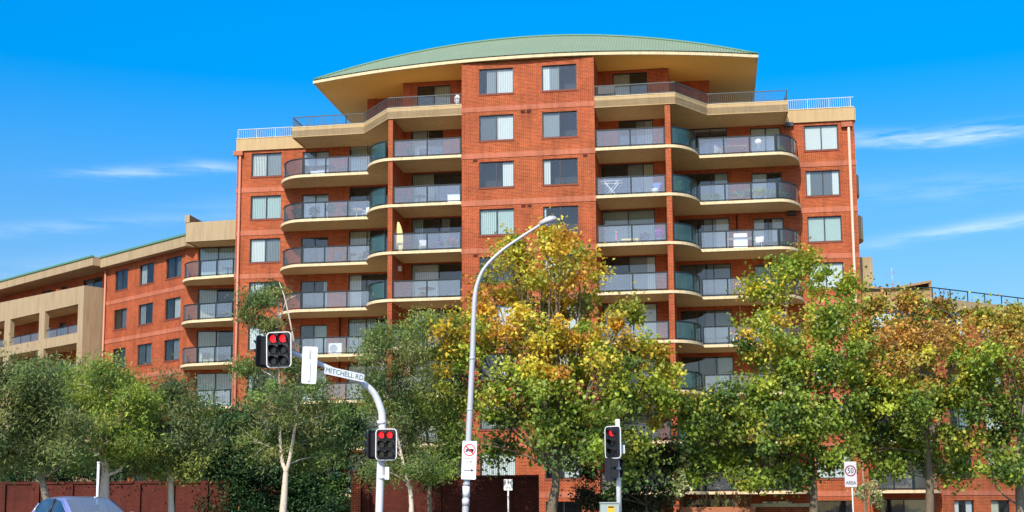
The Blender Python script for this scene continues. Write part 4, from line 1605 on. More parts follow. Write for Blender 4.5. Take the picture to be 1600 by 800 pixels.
def tree(name, label, group, Y, trunk, lobes, seed, bark, tint_fn, r0=.2, leaf=(.13, .05), per=40, dens=1., sig=.34, fork=None, twig='twig_brown', cat='tree', extra=(), depth=.8, droop=.25):
    """trunk: photo pixels from the foot upwards; lobes: (px, py, rx, ry[, density[, depth offset]]) in photo pixels"""
    rnd = random.Random(seed)
    nprng = np.random.default_rng(seed)
    foot = at(trunk[0][0], trunk[0][1], Y)
    foot.z = .1
    root = empty(name, foot, label, cat, group)
    pts = [foot] + [at(x, y, Y) for x, y in trunk if at(x, y, Y).z > .3]
    tp = fillet(pts, 5) if len(pts) > 1 else pts
    mb_ = MB(WORLD)
    k = len(tp)
    mb_.tube(tp, [r0 * (1.18 if i == 0 else 1 - .55 * i / k) for i in range(k)], 9)
    stems = list(tp[k // 2:])
    for ex in extra:
        ep = fillet([at(x, y, Y + dy) for x, y, dy in ex[0]], 5)
        stems += ep[2:]
        mb_.tube(ep, list(np.linspace(ex[1], ex[2], len(ep))), 7)
    top = tp[-1]
    Cs, Sg, Zs = [], [], []
    for lo in lobes:
        cx, cy, rx, ry = lo[:4]
        de = lo[4] if len(lo) > 4 else 1.
        off = lo[5] if len(lo) > 5 else rnd.uniform(-1.3, 1.3)
        c = at(cx, cy, Y + off)
        RX, RZ = max(.25, px(rx, Y) - sig * .55), max(.2, px(ry, Y) - sig * .55)
        RY = max(RX, RZ) * depth
        # limb from the nearest point of the trunk that lies lower
        cand = [p for p in stems if p.z < c.z - .25] or [tp[-1]]
        src = min(cand, key=lambda p: (p - c).length)
        limb = bez(src, c, 7, .10, rnd)
        rl = min(r0 * .34, .016 + .010 * (c - src).length)
        mb_.tube(limb, list(np.linspace(rl, rl * .3, len(limb))), 6, cap=False)
        if name == 'plane_tree' and cy < 560:
            de *= .72
        n = max(6, int(RX * RZ * CLUMPS * dens * de))
        u = nprng.normal(0, 1, (n, 3))
        u /= np.linalg.norm(u, axis=1)[:, None]
        rad = nprng.uniform(.25, 1, n) ** .55
        cl = np.array(c)[None] + u * rad[:, None] * np.array([RX, RY, RZ])
        stray = nprng.random(n) < .16
        cl[stray] = np.array(c)[None] + (u * nprng.uniform(1.05, 1.45, (n, 1)) * np.array([RX, RY, RZ]))[stray]
        Cs.append(cl)
        for q in cl[::max(1, n // 16)]:
            s_ = limb[rnd.randint(3, 7)]
            tw = bez(s_, Vector(q), 4, .05, rnd)
            mb_.tube(tw, list(np.linspace(rl * .3, .007, len(tw))), 4, cap=False)
    mb_.build('trunk', bark, root, origin=foot)
    C = np.concatenate(Cs)
    C = C[C[:, 2] > .5]
    tints = tint_fn(C, nprng)
    sg = nprng.uniform(.5, 1.5, len(C)) * sig
    leaves('crown', C, per, sg, leaf[0], leaf[1], tints, nprng, root, droop)
    return root


def plain_tint(pal, var=.3):
    def fn(C, g):
        t = pick(g, pal, len(C), C)
        return t * g.uniform(1 - var, 1 + var, (len(C), 1))
    return fn


GREEN = [(.06, .105, .022), (.10, .15, .026), (.15, .20, .03), (.21, .26, .035), (.085, .13, .04)]
LIME = [(.20, .26, .03), (.30, .33, .04), (.16, .23, .03), (.38, .36, .05)]
GOLD = [(.40, .20, .025), (.46, .30, .03), (.52, .39, .045), (.40, .33, .04), (.34, .32, .045), (.27, .28, .04)]
RUST = [(.38, .19, .04), (.42, .26, .05), (.33, .18, .05), (.45, .33, .07), (.34, .29, .06), (.28, .27, .05)]


def autumn(z0, z1, top, mid=LIME, low=GREEN):
    def fn(C, g):
        n = len(C)
        t = np.clip((C[:, 2] - z0) / (z1 - z0), 0, 1) + g.normal(0, .17, n) + .12 * np.sin(C[:, 0] * 1.1 + C[:, 1] * .7)
        out = pick(g, low, n, C)
        m1 = (t > .34) & (t <= .66)
        out[m1] = pick(g, mid, n, C)[m1]
        m2 = t > .66
        out[m2] = pick(g, top, n, C)[m2]
        spark = g.random(n) < .12
        out[spark] = pick(g, mid, n)[spark]
        return out * g.uniform(.75, 1.2, (n, 1))
    return fn


PB = 'paperbark trees along the verge'
DARKOL = [(0.092, 0.128, 0.04), (0.118, 0.152, 0.044), (0.07, 0.104, 0.035), (0.161, 0.177, 0.053)]
OLIVE = [(0.182, 0.244, 0.04), (0.236, 0.287, 0.044), (0.128, 0.183, 0.035), (0.29, 0.329, 0.071)]
GREYG = [(0.123, 0.177, 0.048), (0.161, 0.207, 0.057), (0.092, 0.14, 0.044), (0.215, 0.22, 0.079)]
tree('paperbark_tree', 'dark grey-green paperbark at the left edge with a crooked pale trunk', PB, 47,
     [(78, 815), (70, 770), (64, 745), (55, 722)],
     [(20, 625, 70, 60), (-45, 640, 60, 80), (60, 600, 50, 45), (25, 700, 70, 40), (95, 670, 40, 50), (75, 720, 40, 22, .6), (20, 585, 45, 28, .8), (70, 650, 50, 50), (-10, 720, 50, 26, .8)],
     11, 'bark_grey', plain_tint(DARKOL), .17, (.17, .05), 230, 1.25, .30, extra=[([(60, 738, 0), (40, 712, -.3), (15, 690, -.6), (0, 650, -.6)], .07, .02), ([(64, 745, 0), (85, 735, 0), (98, 722, .3), (110, 690, .6)], .06, .02), ([(58, 725, 0), (60, 690, .2), (55, 640, .3)], .09, .03)])
tree('paperbark_tree', 'broad olive paperbark with a thick pale trunk behind the blue car', PB, 50,
     [(163, 815), (163, 770), (165, 735), (166, 712)],
     [(150, 605, 65, 42), (115, 650, 55, 55), (185, 650, 55, 55), (140, 700, 60, 32), (95, 600, 40, 32), (195, 705, 40, 25), (160, 580, 35, 22, .8), (205, 620, 25, 25), (80, 680, 40, 40, .9), (170, 690, 45, 30, .8)],
     12, 'bark_pale', plain_tint(OLIVE), .24, (.17, .05), 230, 1.2, .30, extra=[([(168, 742, 0), (185, 735, 0), (196, 722, .2), (203, 705, .4)], .07, .025), ([(166, 735, 0), (150, 700, -.3), (140, 660, -.4)], .09, .03), ([(166, 720, 0), (165, 660, .3), (160, 600, .3)], .10, .03)])
tree('paperbark_tree', 'slim straight paperbark with a white trunk right of the blue car', PB, 52,
     [(268, 815), (267, 775), (267, 735), (268, 690), (268, 655)],
     [(262, 670, 60, 62), (225, 700, 42, 38), (303, 700, 38, 42), (245, 625, 45, 32), (300, 655, 32, 38), (225, 655, 35, 38), (265, 605, 25, 20, .6), (285, 735, 32, 18, .7), (235, 735, 30, 16, .6), (265, 700, 50, 40)],
     13, 'bark_pale', plain_tint([(.15, .19, .045), (.20, .22, .05), (.105, .145, .04), (.13, .165, .065)]), .15, (.17, .05), 230, 1.15, .30,
     extra=[([(265, 745, 0), (256, 728, 0), (245, 712, 0)], .05, .02)])
tree('paperbark_tree', 'tall thin paperbark with twin stems and a sparse top, left of the mast', PB, 53,
     [(441, 815), (444, 775), (446, 745), (447, 733)],
     [(440, 640, 60, 40, .75), (470, 690, 65, 42, .9), (400, 690, 45, 38, .9), (440, 590, 45, 34, .6), (432, 515, 30, 30, .38), (430, 460, 20, 22, .45), (508, 650, 36, 40, .8), (405, 620, 30, 28, .5), (392, 500, 24, 16, .40), (470, 620, 40, 30, .6), (395, 575, 22, 12, .35), (440, 545, 30, 25, .4), (500, 715, 45, 25, .6), (400, 470, 16, 10, .4)],
     14, 'bark_pale', plain_tint(GREYG), .19, (.17, .05), 230, 1.1, .28,
     extra=[([(447, 738, 0), (440, 715, .1), (437, 660, .2), (437, 580, .2), (436, 510, .2), (433, 450, .2)], .10, .015),
            ([(447, 738, 0), (453, 715, -.1), (461, 665, -.2), (465, 610, -.2), (460, 540, -.2), (446, 470, -.2), (436, 440, -.1)], .09, .015),
            ([(437, 500, .2), (448, 470, .2), (462, 462, .2)], .03, .01)])
tree('paperbark_tree', 'bushy grey-green paperbark right of the mast, trunk against the brick wall', PB, 53,
     [(643, 815), (642, 775), (638, 755)],
     [(615, 700, 50, 42), (600, 640, 42, 45), (640, 640, 40, 45), (598, 570, 36, 38, .7), (590, 525, 20, 22, .5), (640, 580, 38, 38, .8), (575, 610, 22, 25, .6), (650, 720, 35, 28), (600, 735, 35, 20, .7), (580, 545, 18, 16, .4)],
     15, 'bark_pale', plain_tint(GREYG + [(.11, .13, .03)]), .14, (.17, .05), 230, 1.1, .30, extra=[([(640, 765, 0), (625, 700, .2), (605, 600, .3), (592, 530, .3)], .07, .015)])
tree('paperbark_tree', 'light green paperbark with a flaking brown trunk left of the street lamp', PB, 55,
     [(672, 815), (671, 775), (672, 755)],
     [(690, 690, 38, 45), (655, 620, 45, 45, .9), (655, 545, 38, 36, .6), (695, 570, 32, 45, .7), (665, 505, 22, 22, .55), (700, 630, 36, 40), (680, 740, 30, 20, .7), (640, 520, 22, 16, .4), (715, 520, 18, 28, .5)],
     16, 'bark_grey', plain_tint([(.15, .215, .04), (.20, .26, .05), (.105, .16, .04), (.26, .29, .07)]), .15, (.17, .05), 230, 1.1, .30, extra=[([(672, 765, 0), (670, 700, .2), (660, 600, .3), (664, 515, .3)], .07, .015)])

PT = 'plane trees turning yellow in front of the apartments'
LF = (.19, .14)
tree('plane_tree', 'biggest plane tree with a golden top, growing behind the street lamp', PT, 55,
     [(860, 815), (864, 785), (868, 760), (869, 735)],
     [(800, 415, 40, 35, .45), (862, 398, 42, 36, .5), (905, 425, 36, 36, .5), (765, 465, 36, 42, .7), (848, 470, 70, 45, .8), (925, 475, 38, 40, .7), (965, 520, 38, 36, .8), (745, 540, 38, 42, .8), (820, 555, 75, 50), (905, 560, 65, 48), (1000, 565, 42, 42), (735, 625, 38, 38, .8), (795, 640, 65, 45, .95), (880, 650, 65, 48), (955, 640, 75, 52), (1025, 630, 45, 45), (715, 690, 36, 32, .8), (780, 705, 48, 34, .55), (870, 715, 48, 30, .8), (965, 715, 60, 48, .95), (985, 492, 22, 24, .5), (855, 368, 16, 16, .35), (800, 385, 20, 12, .3), (885, 385, 20, 16, .4), (745, 500, 20, 25, .4), (1050, 600, 28, 30, .7), (850, 610, 50, 40, .8, -2.2), (890, 520, 40, 34, .7, -2.0), (815, 500, 34, 34, .7, -2.0), (862, 440, 34, 30, .5, -1.2), (855, 680, 44, 32, .7, -2.0), (920, 690, 40, 34, .8, -1.8), (790, 590, 40, 36, .8, -2), (705, 520, 22, 40, .5), (712, 590, 30, 40, .7), (760, 530, 40, 40, .6, -1.5), (840, 550, 46, 40, .6, -2.4), (960, 575, 44, 34, .7, -2)],
     21, 'bark_plane', autumn(3.6, 9.0, GOLD), .30, LF, 112, .82, .30)
tree('plane_tree', 'plane tree with a yellow-green top in front of the right end windows', PT, 57,
     [(1272, 815), (1271, 770), (1268, 720), (1264, 660)],
     [(1262, 405, 18, 18, .35), (1222, 425, 34, 30, .5), (1272, 440, 40, 34, .5), (1312, 480, 36, 38, .6), (1195, 490, 42, 36, .6), (1250, 515, 62, 42, .75), (1322, 540, 42, 42, .6), (1165, 545, 36, 30, .6), (1200, 595, 65, 45, .9), (1275, 600, 55, 40, .5), (1338, 600, 38, 38, .7), (1130, 640, 52, 44), (1200, 670, 70, 45), (1275, 675, 55, 42, .8), (1330, 665, 42, 36, .9), (1115, 710, 55, 40), (1185, 725, 60, 32), (1265, 725, 40, 22, .6), (1180, 450, 18, 20, .35), (1235, 455, 40, 30, .5), (1330, 450, 14, 22, .3), (1080, 690, 30, 40), (1255, 560, 44, 32, .6, -2), (1245, 640, 50, 36, .8, -2.2), (1300, 570, 34, 28, .5, -1.6), (1215, 540, 36, 30, .7, -1.8), (1290, 510, 30, 28, .6, -1.5), (1100, 745, 40, 22, .7), (1165, 752, 44, 18, .6), (1230, 745, 30, 18, .6), (1310, 720, 34, 24, .7), (1345, 560, 26, 30, .6, -1.5), (1075, 650, 26, 30, .7)],
     22, 'bark_plane', autumn(4.0, 12.5, LIME + GOLD[1:], LIME, GREEN), .24, LF, 112, .95, .30,
     extra=[([(1266, 690, 0), (1250, 620, .2), (1240, 560, .4), (1228, 480, .4)], .10, .03), ([(1264, 665, 0), (1290, 620, -.2), (1315, 570, -.2), (1345, 520, 0)], .09, .02)])
tree('plane_tree', 'plane tree with a rusty orange top and a grey trunk right of the 50 sign', PT, 58,
     [(1452, 815), (1453, 780), (1452, 740), (1448, 690), (1446, 640)],
     [(1390, 512, 42, 28, .7), (1440, 508, 42, 28, .7), (1490, 515, 36, 28, .7), (1400, 555, 52, 40, .75), (1470, 555, 55, 44, .75), (1380, 615, 48, 40), (1440, 620, 55, 40, .9), (1505, 620, 42, 36, .9), (1400, 685, 55, 36), (1475, 690, 55, 36, .8), (1350, 640, 34, 34), (1430, 722, 48, 22, .6), (1370, 478, 16, 12, .2), (1420, 470, 14, 12, .2), (1470, 482, 16, 10, .2), (1350, 520, 22, 30, .5), (1345, 700, 36, 32, .8), (1445, 560, 40, 34, .6, -2), (1440, 640, 50, 36, .8, -2.2), (1420, 525, 34, 24, .5, -1.6), (1515, 560, 36, 36, .7, -1), (1385, 735, 38, 18, .6), (1490, 735, 36, 18, .6), (1375, 560, 36, 36, .8, -1.5), (1340, 600, 26, 30, .7), (1415, 590, 44, 36, .7, -2.2)],
     23, 'bark_plane', autumn(4.7, 8.5, RUST), .24, LF, 112, .95, .30,
     extra=[([(1450, 720, 0), (1470, 650, .2), (1485, 580, .3), (1500, 500, .3)], .09, .02)])
tree('plane_tree', 'plane tree cut by the right edge with an orange top', PT, 56,
     [(1596, 815), (1593, 770), (1592, 720), (1596, 660)],
     [(1560, 518, 42, 26, .75), (1612, 522, 46, 28, .75), (1550, 560, 48, 38, .8), (1612, 580, 46, 44, .85), (1540, 630, 42, 34), (1600, 650, 55, 40), (1550, 690, 46, 28, .8), (1622, 715, 36, 36), (1560, 725, 34, 22, .7), (1530, 590, 30, 36, .8), (1575, 560, 44, 36, .7, -1.8), (1540, 494, 16, 10, .2), (1590, 490, 16, 10, .2), (1580, 740, 30, 20, .5)],
     24, 'bark_grey', autumn(4.5, 8.3, RUST), .24, LF, 112, .95, .30,
     extra=[([(1592, 790, 0), (1570, 775, 0), (1550, 755, .1)], .05, .02)])

SH = 'ivy covered shrubs behind the wall'
DEEP = [(0.021, 0.058, 0.022), (0.03, 0.075, 0.025), (0.042, 0.094, 0.025), (0.018, 0.046, 0.022)]
DL = (.14, .085)
tree('evergreen_shrub', 'dark ivy mass hanging over the end of the long brick wall', SH, 63, [(330, 815), (330, 790)],
     [(335, 680, 34, 36), (318, 780, 28, 26, .8), (360, 720, 40, 50), (350, 780, 36, 28), (375, 670, 30, 26), (320, 700, 26, 26), (350, 650, 36, 18), (300, 690, 24, 24, .8), (335, 740, 40, 30)], 31, 'bark_grey', plain_tint(DEEP), .1, DL, 260, 1.0, .34, cat='shrub')
tree('evergreen_shrub', 'large dark green ivy bank behind the twin stemmed paperbark', SH, 63.5, [(430, 815), (430, 790)],
     [(410, 700, 42, 50), (450, 690, 40, 50), (420, 765, 48, 44), (470, 760, 46, 46), (400, 655, 30, 22, .8), (480, 690, 34, 40), (395, 790, 36, 22), (450, 660, 34, 22), (390, 745, 36, 34), (435, 795, 40, 24)], 32, 'bark_grey', plain_tint(DEEP), .1, DL, 260, 1.0, .34, cat='shrub')
tree('evergreen_shrub', 'dark green hedge bush left of the brick gate pier with lime patches', SH, 63, [(520, 815), (520, 790)],
     [(520, 690, 38, 40), (530, 745, 24, 40), (505, 765, 36, 38), (500, 660, 28, 24), (545, 680, 24, 34), (480, 790, 28, 18), (505, 720, 36, 36), (530, 790, 24, 18), (540, 650, 20, 18, .8)], 33, 'bark_grey', plain_tint(DEEP + [(.07, .13, .02)]), .1, DL, 260, 1.0, .34, cat='shrub')
tree('evergreen_shrub', 'dark shrubbery just above the brick wall at the far left', SH, 63.4, [(40, 815), (40, 790)],
     [(0, 730, 40, 26), (50, 725, 40, 28), (100, 730, 40, 26), (-40, 725, 40, 30), (20, 700, 40, 22), (80, 700, 34, 20)], 37, 'bark_grey', plain_tint(DEEP), .08, DL, 260, .9, .34, cat='shrub')
tree('evergreen_shrub', 'dark shrubbery above the brick wall behind the two middle trunks', SH, 63.4, [(200, 815), (200, 790)],
     [(150, 730, 40, 26), (200, 728, 40, 28), (250, 730, 40, 26), (290, 720, 34, 30), (220, 705, 34, 20), (270, 700, 30, 24)], 38, 'bark_grey', plain_tint(DEEP), .08, DL, 260, .9, .34, cat='shrub')
tree('evergreen_shrub', 'dark brownish shrub between the slim signal pole and the planter', SH, 58.5, [(1010, 815), (1010, 790)],
     [(1000, 740, 34, 32), (1035, 765, 30, 30), (985, 780, 34, 24), (915, 750, 16, 44), (930, 780, 28, 24), (1020, 710, 30, 20), (1055, 720, 24, 32)], 34, 'bark_grey', plain_tint([(.018, .035, .014), (.03, .04, .016), (.05, .045, .02), (.022, .05, .016)]), .08, DL, 260, 1.0, .32, cat='shrub')
tree('climbing_plant', 'pale cream-green climber hanging beside the long planter', None, 57.6, [(1066, 815), (1066, 780)],
     [(1060, 690, 14, 18, .7), (1072, 720, 14, 22, .8), (1064, 750, 12, 20, .7), (1056, 770, 10, 18, .6)], 35, 'twig_brown', plain_tint([(.40, .42, .20), (.30, .34, .12), (.20, .26, .07)]), .03, (.13, .10), 26, 1.2, .16, cat='climber')
tree('young_tree', 'staked sapling with pale leaves right of the 50 sign', None, 52, [(1354, 815), (1354, 790), (1355, 765)],
     [(1350, 762, 16, 12, .8), (1366, 760, 12, 16, .8), (1345, 775, 8, 10, .5), (1370, 780, 7, 12, .5)], 36, 'bark_plane', plain_tint([(.40, .36, .18), (.22, .24, .08), (.45, .40, .25)]), .035, (.15, .07), 22, 1.3, .12, cat='tree')
c = at(1352, 800, 51.9)
sk = empty('tree_stake', (c.x, 51.9, .1), 'thin pale wooden stake beside the sapling', 'stake')
MB(WORLD).tube([(c.x, 51.9, .1), (c.x, 51.9, 2.35)], .022, 6).build('stake', 'wood', sk)
# strap-leaved plants in the planter
for i, x in enumerate((1100, 1118, 1136, 1152, 1166)):
    c = at(x, 792, 58.7)
    rt_ = empty('flax_plant', (c.x, 58.7, 1.1), ['spiky brownish flax at the left end of the planter', 'yellowish flax, second from the left in the planter', 'spiky flax in the middle of the planter row', 'dry looking flax, second from the right in the planter', 'spiky flax at the right end of the planter'][i], 'plant', 'flax plants in the terracotta planter')
    mbp = MB(WORLD)
    rp = random.Random(50 + i)
    for k in range(16):
        t, L_, le = rp.uniform(0, 6.28), rp.uniform(.5, .95), rp.uniform(.25, .6)
        dx_, dy_ = math.cos(t) * le, math.sin(t) * le
        w_ = .03
        nx, ny = -math.sin(t) * w_, math.cos(t) * w_
        b0 = (c.x + dx_ * .1, 58.7 + dy_ * .1, 1.1)
        m0 = (c.x + dx_ * .6, 58.7 + dy_ * .6, 1.1 + L_ * .75)
        e0 = (c.x + dx_, 58.7 + dy_, 1.1 + L_)
        mbp.face([(b0[0] - nx, b0[1] - ny, b0[2]), (b0[0] + nx, b0[1] + ny, b0[2]), (m0[0] + nx, m0[1] + ny, m0[2]), (m0[0] - nx, m0[1] - ny, m0[2])])
        mbp.face([(m0[0] - nx, m0[1] - ny, m0[2]), (m0[0] + nx, m0[1] + ny, m0[2]), e0])
    tag(mbp.build('foliage', mat('flax_%d' % i, ((.22, .17, .06), (.30, .26, .08), (.16, .16, .05), (.30, .18, .08), (.20, .20, .07))[i], .6), rt_), kind='stuff')


# ------------------------------------------------------------------ things on the balconies
def fur(s_, d_, n, name, label, cat, group=None):
    p = MAIN(s_, d_, F(n) + .003)
    return empty(name, p, label, cat, group), frame(p, U, N)


def chair(s_, d_, n, m_, label, yaw=0, group=None):
    e, fr0 = fur(s_, d_, n, 'balcony_chair', label, 'chair', group)
    c_, q_ = math.cos(yaw), math.sin(yaw)
    fr = lambda x, y, z: fr0(x * c_ - y * q_, x * q_ + y * c_, z)
    MB(fr).box(-.24, .24, -.22, .22, .42, .46).build('seat', m_, e)
    MB(fr).box(-.24, .24, .19, .23, .47, .88).build('backrest', m_, e)
    for x in (-.21, .21):
        for y in (-.19, .2):
            MB(fr).tube([(x, y, 0), (x, y, .42)], .02, 5).build('leg', m_, e)
        MB(fr).box(x - .025, x + .025, -.2, .19, .62, .65).build('armrest', m_, e)
    return e


def table(s_, d_, n, m_, label, r_=.45, h=.72, rnd_=True, group=None):
    e, fr = fur(s_, d_, n, 'balcony_table', label, 'table', group)
    if rnd_:
        MB(fr).lathe((0, 0, h - .03), [(r_ - .02, 0), (r_, .01), (r_, .03)], 16).build('tabletop', m_, e)
        MB(fr).tube([(0, 0, 0), (0, 0, h - .03)], .035, 8).build('pedestal', m_, e)
        MB(fr).lathe((0, 0, 0), [(.24, 0), (.22, .03), (.05, .05)], 12).build('base', m_, e)
    else:
        MB(fr).box(-r_ * 1.5, r_ * 1.5, -r_ * .8, r_ * .8, h - .03, h).build('tabletop', m_, e)
        for x in (-r_ * 1.4, r_ * 1.4):
            for y in (-r_ * .7, r_ * .7):
                MB(fr).tube([(x, y, 0), (x, y, h - .03)], .022, 5).build('leg', m_, e)
    return e


def pot_plant(s_, d_, n, label, h=.9, r_=.32, kind='ball', pal=DEEP, pot='terracotta', seed=1, group='potted plants on the balconies'):
    e, fr = fur(s_, d_, n, 'potted_plant', label, 'plant', group)
    MB(fr).lathe((0, 0, 0), [(.13, 0), (.18, .26), (.20, .27), (.20, .32), (.17, .32)], 12).build('pot', pot, e)
    g_ = np.random.default_rng(seed)
    c_ = np.array(tuple(fr(0, 0, 0)))
    MB(fr).tube([(0, 0, .3), (.01, 0, h - r_ * .5)], .02, 5).build('stem', 'twig_brown', e)
    k = 26
    u = g_.normal(0, 1, (k, 3))
    u /= np.linalg.norm(u, axis=1)[:, None]
    if kind == 'ball':
        C = c_ + np.array([0, 0, h - r_]) + u * r_ * g_.uniform(.4, .9, (k, 1))
        leaves('foliage', C, 22, np.full(k, .07), .10, .06, pick(g_, pal, k), g_, e)
    else:
        C = c_ + np.array([0, 0, h * .62]) + u * np.array([r_, r_, h * .3]) * g_.uniform(.2, 1, (k, 1))
        leaves('foliage', C, 16, np.full(k, .09), .24, .05, pick(g_, pal, k), g_, e, -.2)
    return e


# level 6, left outer balcony: four clipped bushes, white table and chairs
for i, (x, h, rr_) in enumerate(((-14.6, 1.0, .42), (-13.35, 1.05, .40), (-12.25, 1.12, .36), (-11.2, .98, .36))):
    pot_plant(x, 3.6 if i else 4.0, 6, ['leftmost clipped bush in a pot behind curved smoky glass', 'round clipped potted bush in front of the white blinds', 'taller mushroom shaped potted bush beside the white blinds', 'round potted bush standing before the red brick between doors'][i], h, rr_, 'ball', DEEP, 'frame_dark', 60 + i)
table(-10.6, 3.8, 6, 'plastic_white', 'small white table beside clipped bushes on the left balcony', .38)
chair(-9.95, 3.9, 6, 'plastic_white', 'white plastic chair right of the clipped bushes', -.5)
# level 7 left outer
table(-12.9, 3.9, 7, 'furniture_dark', 'dark table on the top left curved balcony', .5, .72, False)
chair(-13.8, 3.9, 7, 'furniture_dark', 'dark chair left of the table on the top left balcony', 1.2)
chair(-11.7, 4.0, 7, 'furniture_dark', 'dark chair right of the table on the top left balcony', -1.2)
MB_b, fr = fur(-13.0, 3.25, 7, 'storage_box', 'low white box by the railing of the top left balcony', 'box')
MB(fr).box(-.45, .45, -.15, .15, 0, .22).build('body', 'plastic_white', MB_b)
MB(fr).box(-.47, .47, -.17, .17, .22, .25).build('lid', 'plastic_white', MB_b)
# level 5 left outer
chair(-13.4, 3.8, 5, 'furniture_dark', 'dark chair behind the glass two levels under the bushes, leftmost', .4)
chair(-11.9, 3.9, 5, 'furniture_dark', 'dark chair in the middle of the left fifth level balcony', -.3)
table(-11.0, 3.9, 5, 'furniture_dark', 'dark round table on the left fifth level balcony', .42)
chair(-10.1, 3.7, 5, 'furniture_dark', 'dark chair in front of the cream curtain on the left', -.6)
# level 3 left outer: air conditioner
ac, fr = fur(-11.75, 3.4, 3, 'air_conditioner', 'white outdoor air conditioner unit behind the left balcony glass', 'air conditioner')
MB(fr).box(-.42, .42, -.16, .16, .06, .74).build('case', 'plastic_white', ac)
plate(lambda x, y, z: fr(x, -y, z), circ(.26, 20, -.1, .40), .162, .17, 'fan_grille', 'ink_grey', ac)
MB(fr).box(-.35, -.28, -.15, .15, 0, .06).build('foot', 'frame_dark', ac)
MB(fr).box(.28, .35, -.15, .15, 0, .06).build('foot', 'frame_dark', ac)
chair(-9.95, 3.6, 3, 'plastic_blue', 'blue folding chair right of the air conditioner', -.4)
# inner left
pot_plant(-6.4, 1.0, 7, 'small potted shrub on the upper inner left balcony', .85, .26, 'spike', DEEP, 'frame_dark', 71)
chair(-5.6, 1.1, 7, 'furniture_dark', 'dark chair beside the shrub on the upper inner left balcony', .3)
table(-5.9, 1.2, 6, 'furniture_dark', 'dark round table on the inner left balcony with folded laundry box', .42)
chair(-6.7, 1.2, 6, 'furniture_dark', 'dark chair left of the round table, inner left balcony', 1.1)
chair(-5.1, 1.3, 6, 'furniture_dark', 'dark chair right of the round table, inner left balcony', -1.1)
b0, fr = fur(-3.55, .5, 6, 'storage_box', 'white box against the railing by the brick centre block', 'box')
MB(fr).box(-.38, .38, -.2, .2, 0, .48).build('body', 'plastic_white', b0)
MB(fr).box(-.40, .40, -.22, .22, .48, .52).build('lid', 'plastic_white', b0)
sf_, fr = fur(-6.95, .7, 5, 'surfboard', 'cream surfboard leaning upright against the left pillar', 'surfboard')
sb_ = MB(fr)
prev = None
for i in range(11):
    t = i / 10
    w_ = .26 * math.sin(math.pi * min(1, max(.03, t * .93 + .05))) ** .6
    ring = [sb_.p(-.14 * t + w_ * math.cos(q) * .55, w_ * math.sin(q) * .8, .02 + 1.95 * t) if False else sb_.p(-.16 * t + w_ * math.cos(q), .035 * math.sin(q) + .1 * t, .02 + 1.95 * t) for q in [2 * math.pi * k / 10 for k in range(10)]]
    if prev:
        for k in range(10):
            sb_.f.append([prev[k], prev[(k + 1) % 10], ring[(k + 1) % 10], ring[k]]); sb_.sm.append(True)
    else:
        sb_.f.append(ring[::-1]); sb_.sm.append(False)
    prev = ring
sb_.f.append(prev); sb_.sm.append(False)
sb_.build('board', 'yellow_cloth', sf_)
pot_plant(-4.55, .8, 5, 'purple flowering potted plant on the left fifth level', .8, .3, 'ball', [(.18, .10, .28), (.10, .12, .08), (.30, .16, .40)], 'plastic_blue', 72)
pot_plant(-3.8, .8, 5, 'pinkish flowering potted plant next to the centre block', .9, .3, 'spike', [(.40, .14, .20), (.10, .14, .06)], 'plastic_blue', 73)
chair(-5.6, 1.0, 5, 'steel', 'grey metal chair behind the glass beside the purple flowers', .2)
table(-5.35, .9, 4, 'furniture_dark', 'round dark topped table on the inner left fourth level', .55)
pot_plant(-5.55, .55, 4, 'low terracotta pot in front of the round table', .45, .16, 'ball', GREEN, 'terracotta', 74)
# penthouse
oo, fr = fur(-3.35, .45, 8, 'garden_ornament', 'small white urn on the penthouse terrace next to the brick', 'ornament')
MB(fr).lathe((0, 0, 0), [(.14, 0), (.06, .1), (.05, .3), (.16, .5), (.2, .62), (.17, .85), (.05, 1.0)], 12).build('urn', 'plastic_white', oo)
bb, fr = fur(5.75, .8, 8, 'barbecue', 'covered black barbecue on the right penthouse terrace', 'barbecue')
MB(fr).box(-.5, .5, -.28, .28, .55, .85).build('body', 'furniture_dark', bb)
MB(fr).prism([(-.5, -.28), (.5, -.28), (.4, .28), (-.4, .28)], .85, 1.02).build('hood', 'furniture_dark', bb)
for x in (-.42, .42):
    MB(fr).box(x - .04, x + .04, -.24, .24, 0, .55).build('leg', 'furniture_dark', bb)
# right inner
dr, fr = fur(5.95, .9, 6, 'drying_rack', 'white folding clothes drying rack with crossed legs', 'drying rack')
k = MB(fr)
for y in (-.3, .3):
    k.tube([(-.4, y, 0), (.4, y, 1.0)], .018, 5).tube([(.4, y, 0), (-.4, y, 1.0)], .018, 5)
k.build('cross_legs', 'plastic_white', dr)
k = MB(fr)
for i in range(7):
    k.tube([(-.6 + i * .2, -.32, 1.0), (-.6 + i * .2, .32, 1.0)], .01, 4)
k.tube([(-.65, -.32, 1.0), (.65, -.32, 1.0)], .014, 4).tube([(-.65, .32, 1.0), (.65, .32, 1.0)], .014, 4)
k.build('wire_top', 'plastic_white', dr)
chair(8.6, .9, 6, 'plastic_blue', 'blue chair beside the right pillar, inner balcony', -.2)
b0, fr = fur(8.55, .4, 6, 'storage_box', 'small white tub in front of the blue chair', 'box')
MB(fr).lathe((0, 0, 0), [(.18, 0), (.22, .3), (.22, .34)], 12).build('tub', 'plastic_white', b0)
e, fr = fur(6.6, .9, 5, 'lounge_chair', 'pale deck chair with pink towel on the right fifth level', 'chair')
MB(fr).box(-.1, .9, -.3, .3, .28, .36).build('seat', 'yellow_cloth', e)
MB(fr).prism([(-.45, -.3), (-.38, -.3), (-.38, .3), (-.45, .3)], .3, .85).build('backrest', 'pink', e)
for x in (-.3, .8):
    for y in (-.26, .26):
        MB(fr).tube([(x, y, 0), (x, y, .28)], .02, 5).build('leg', 'plastic_white', e)
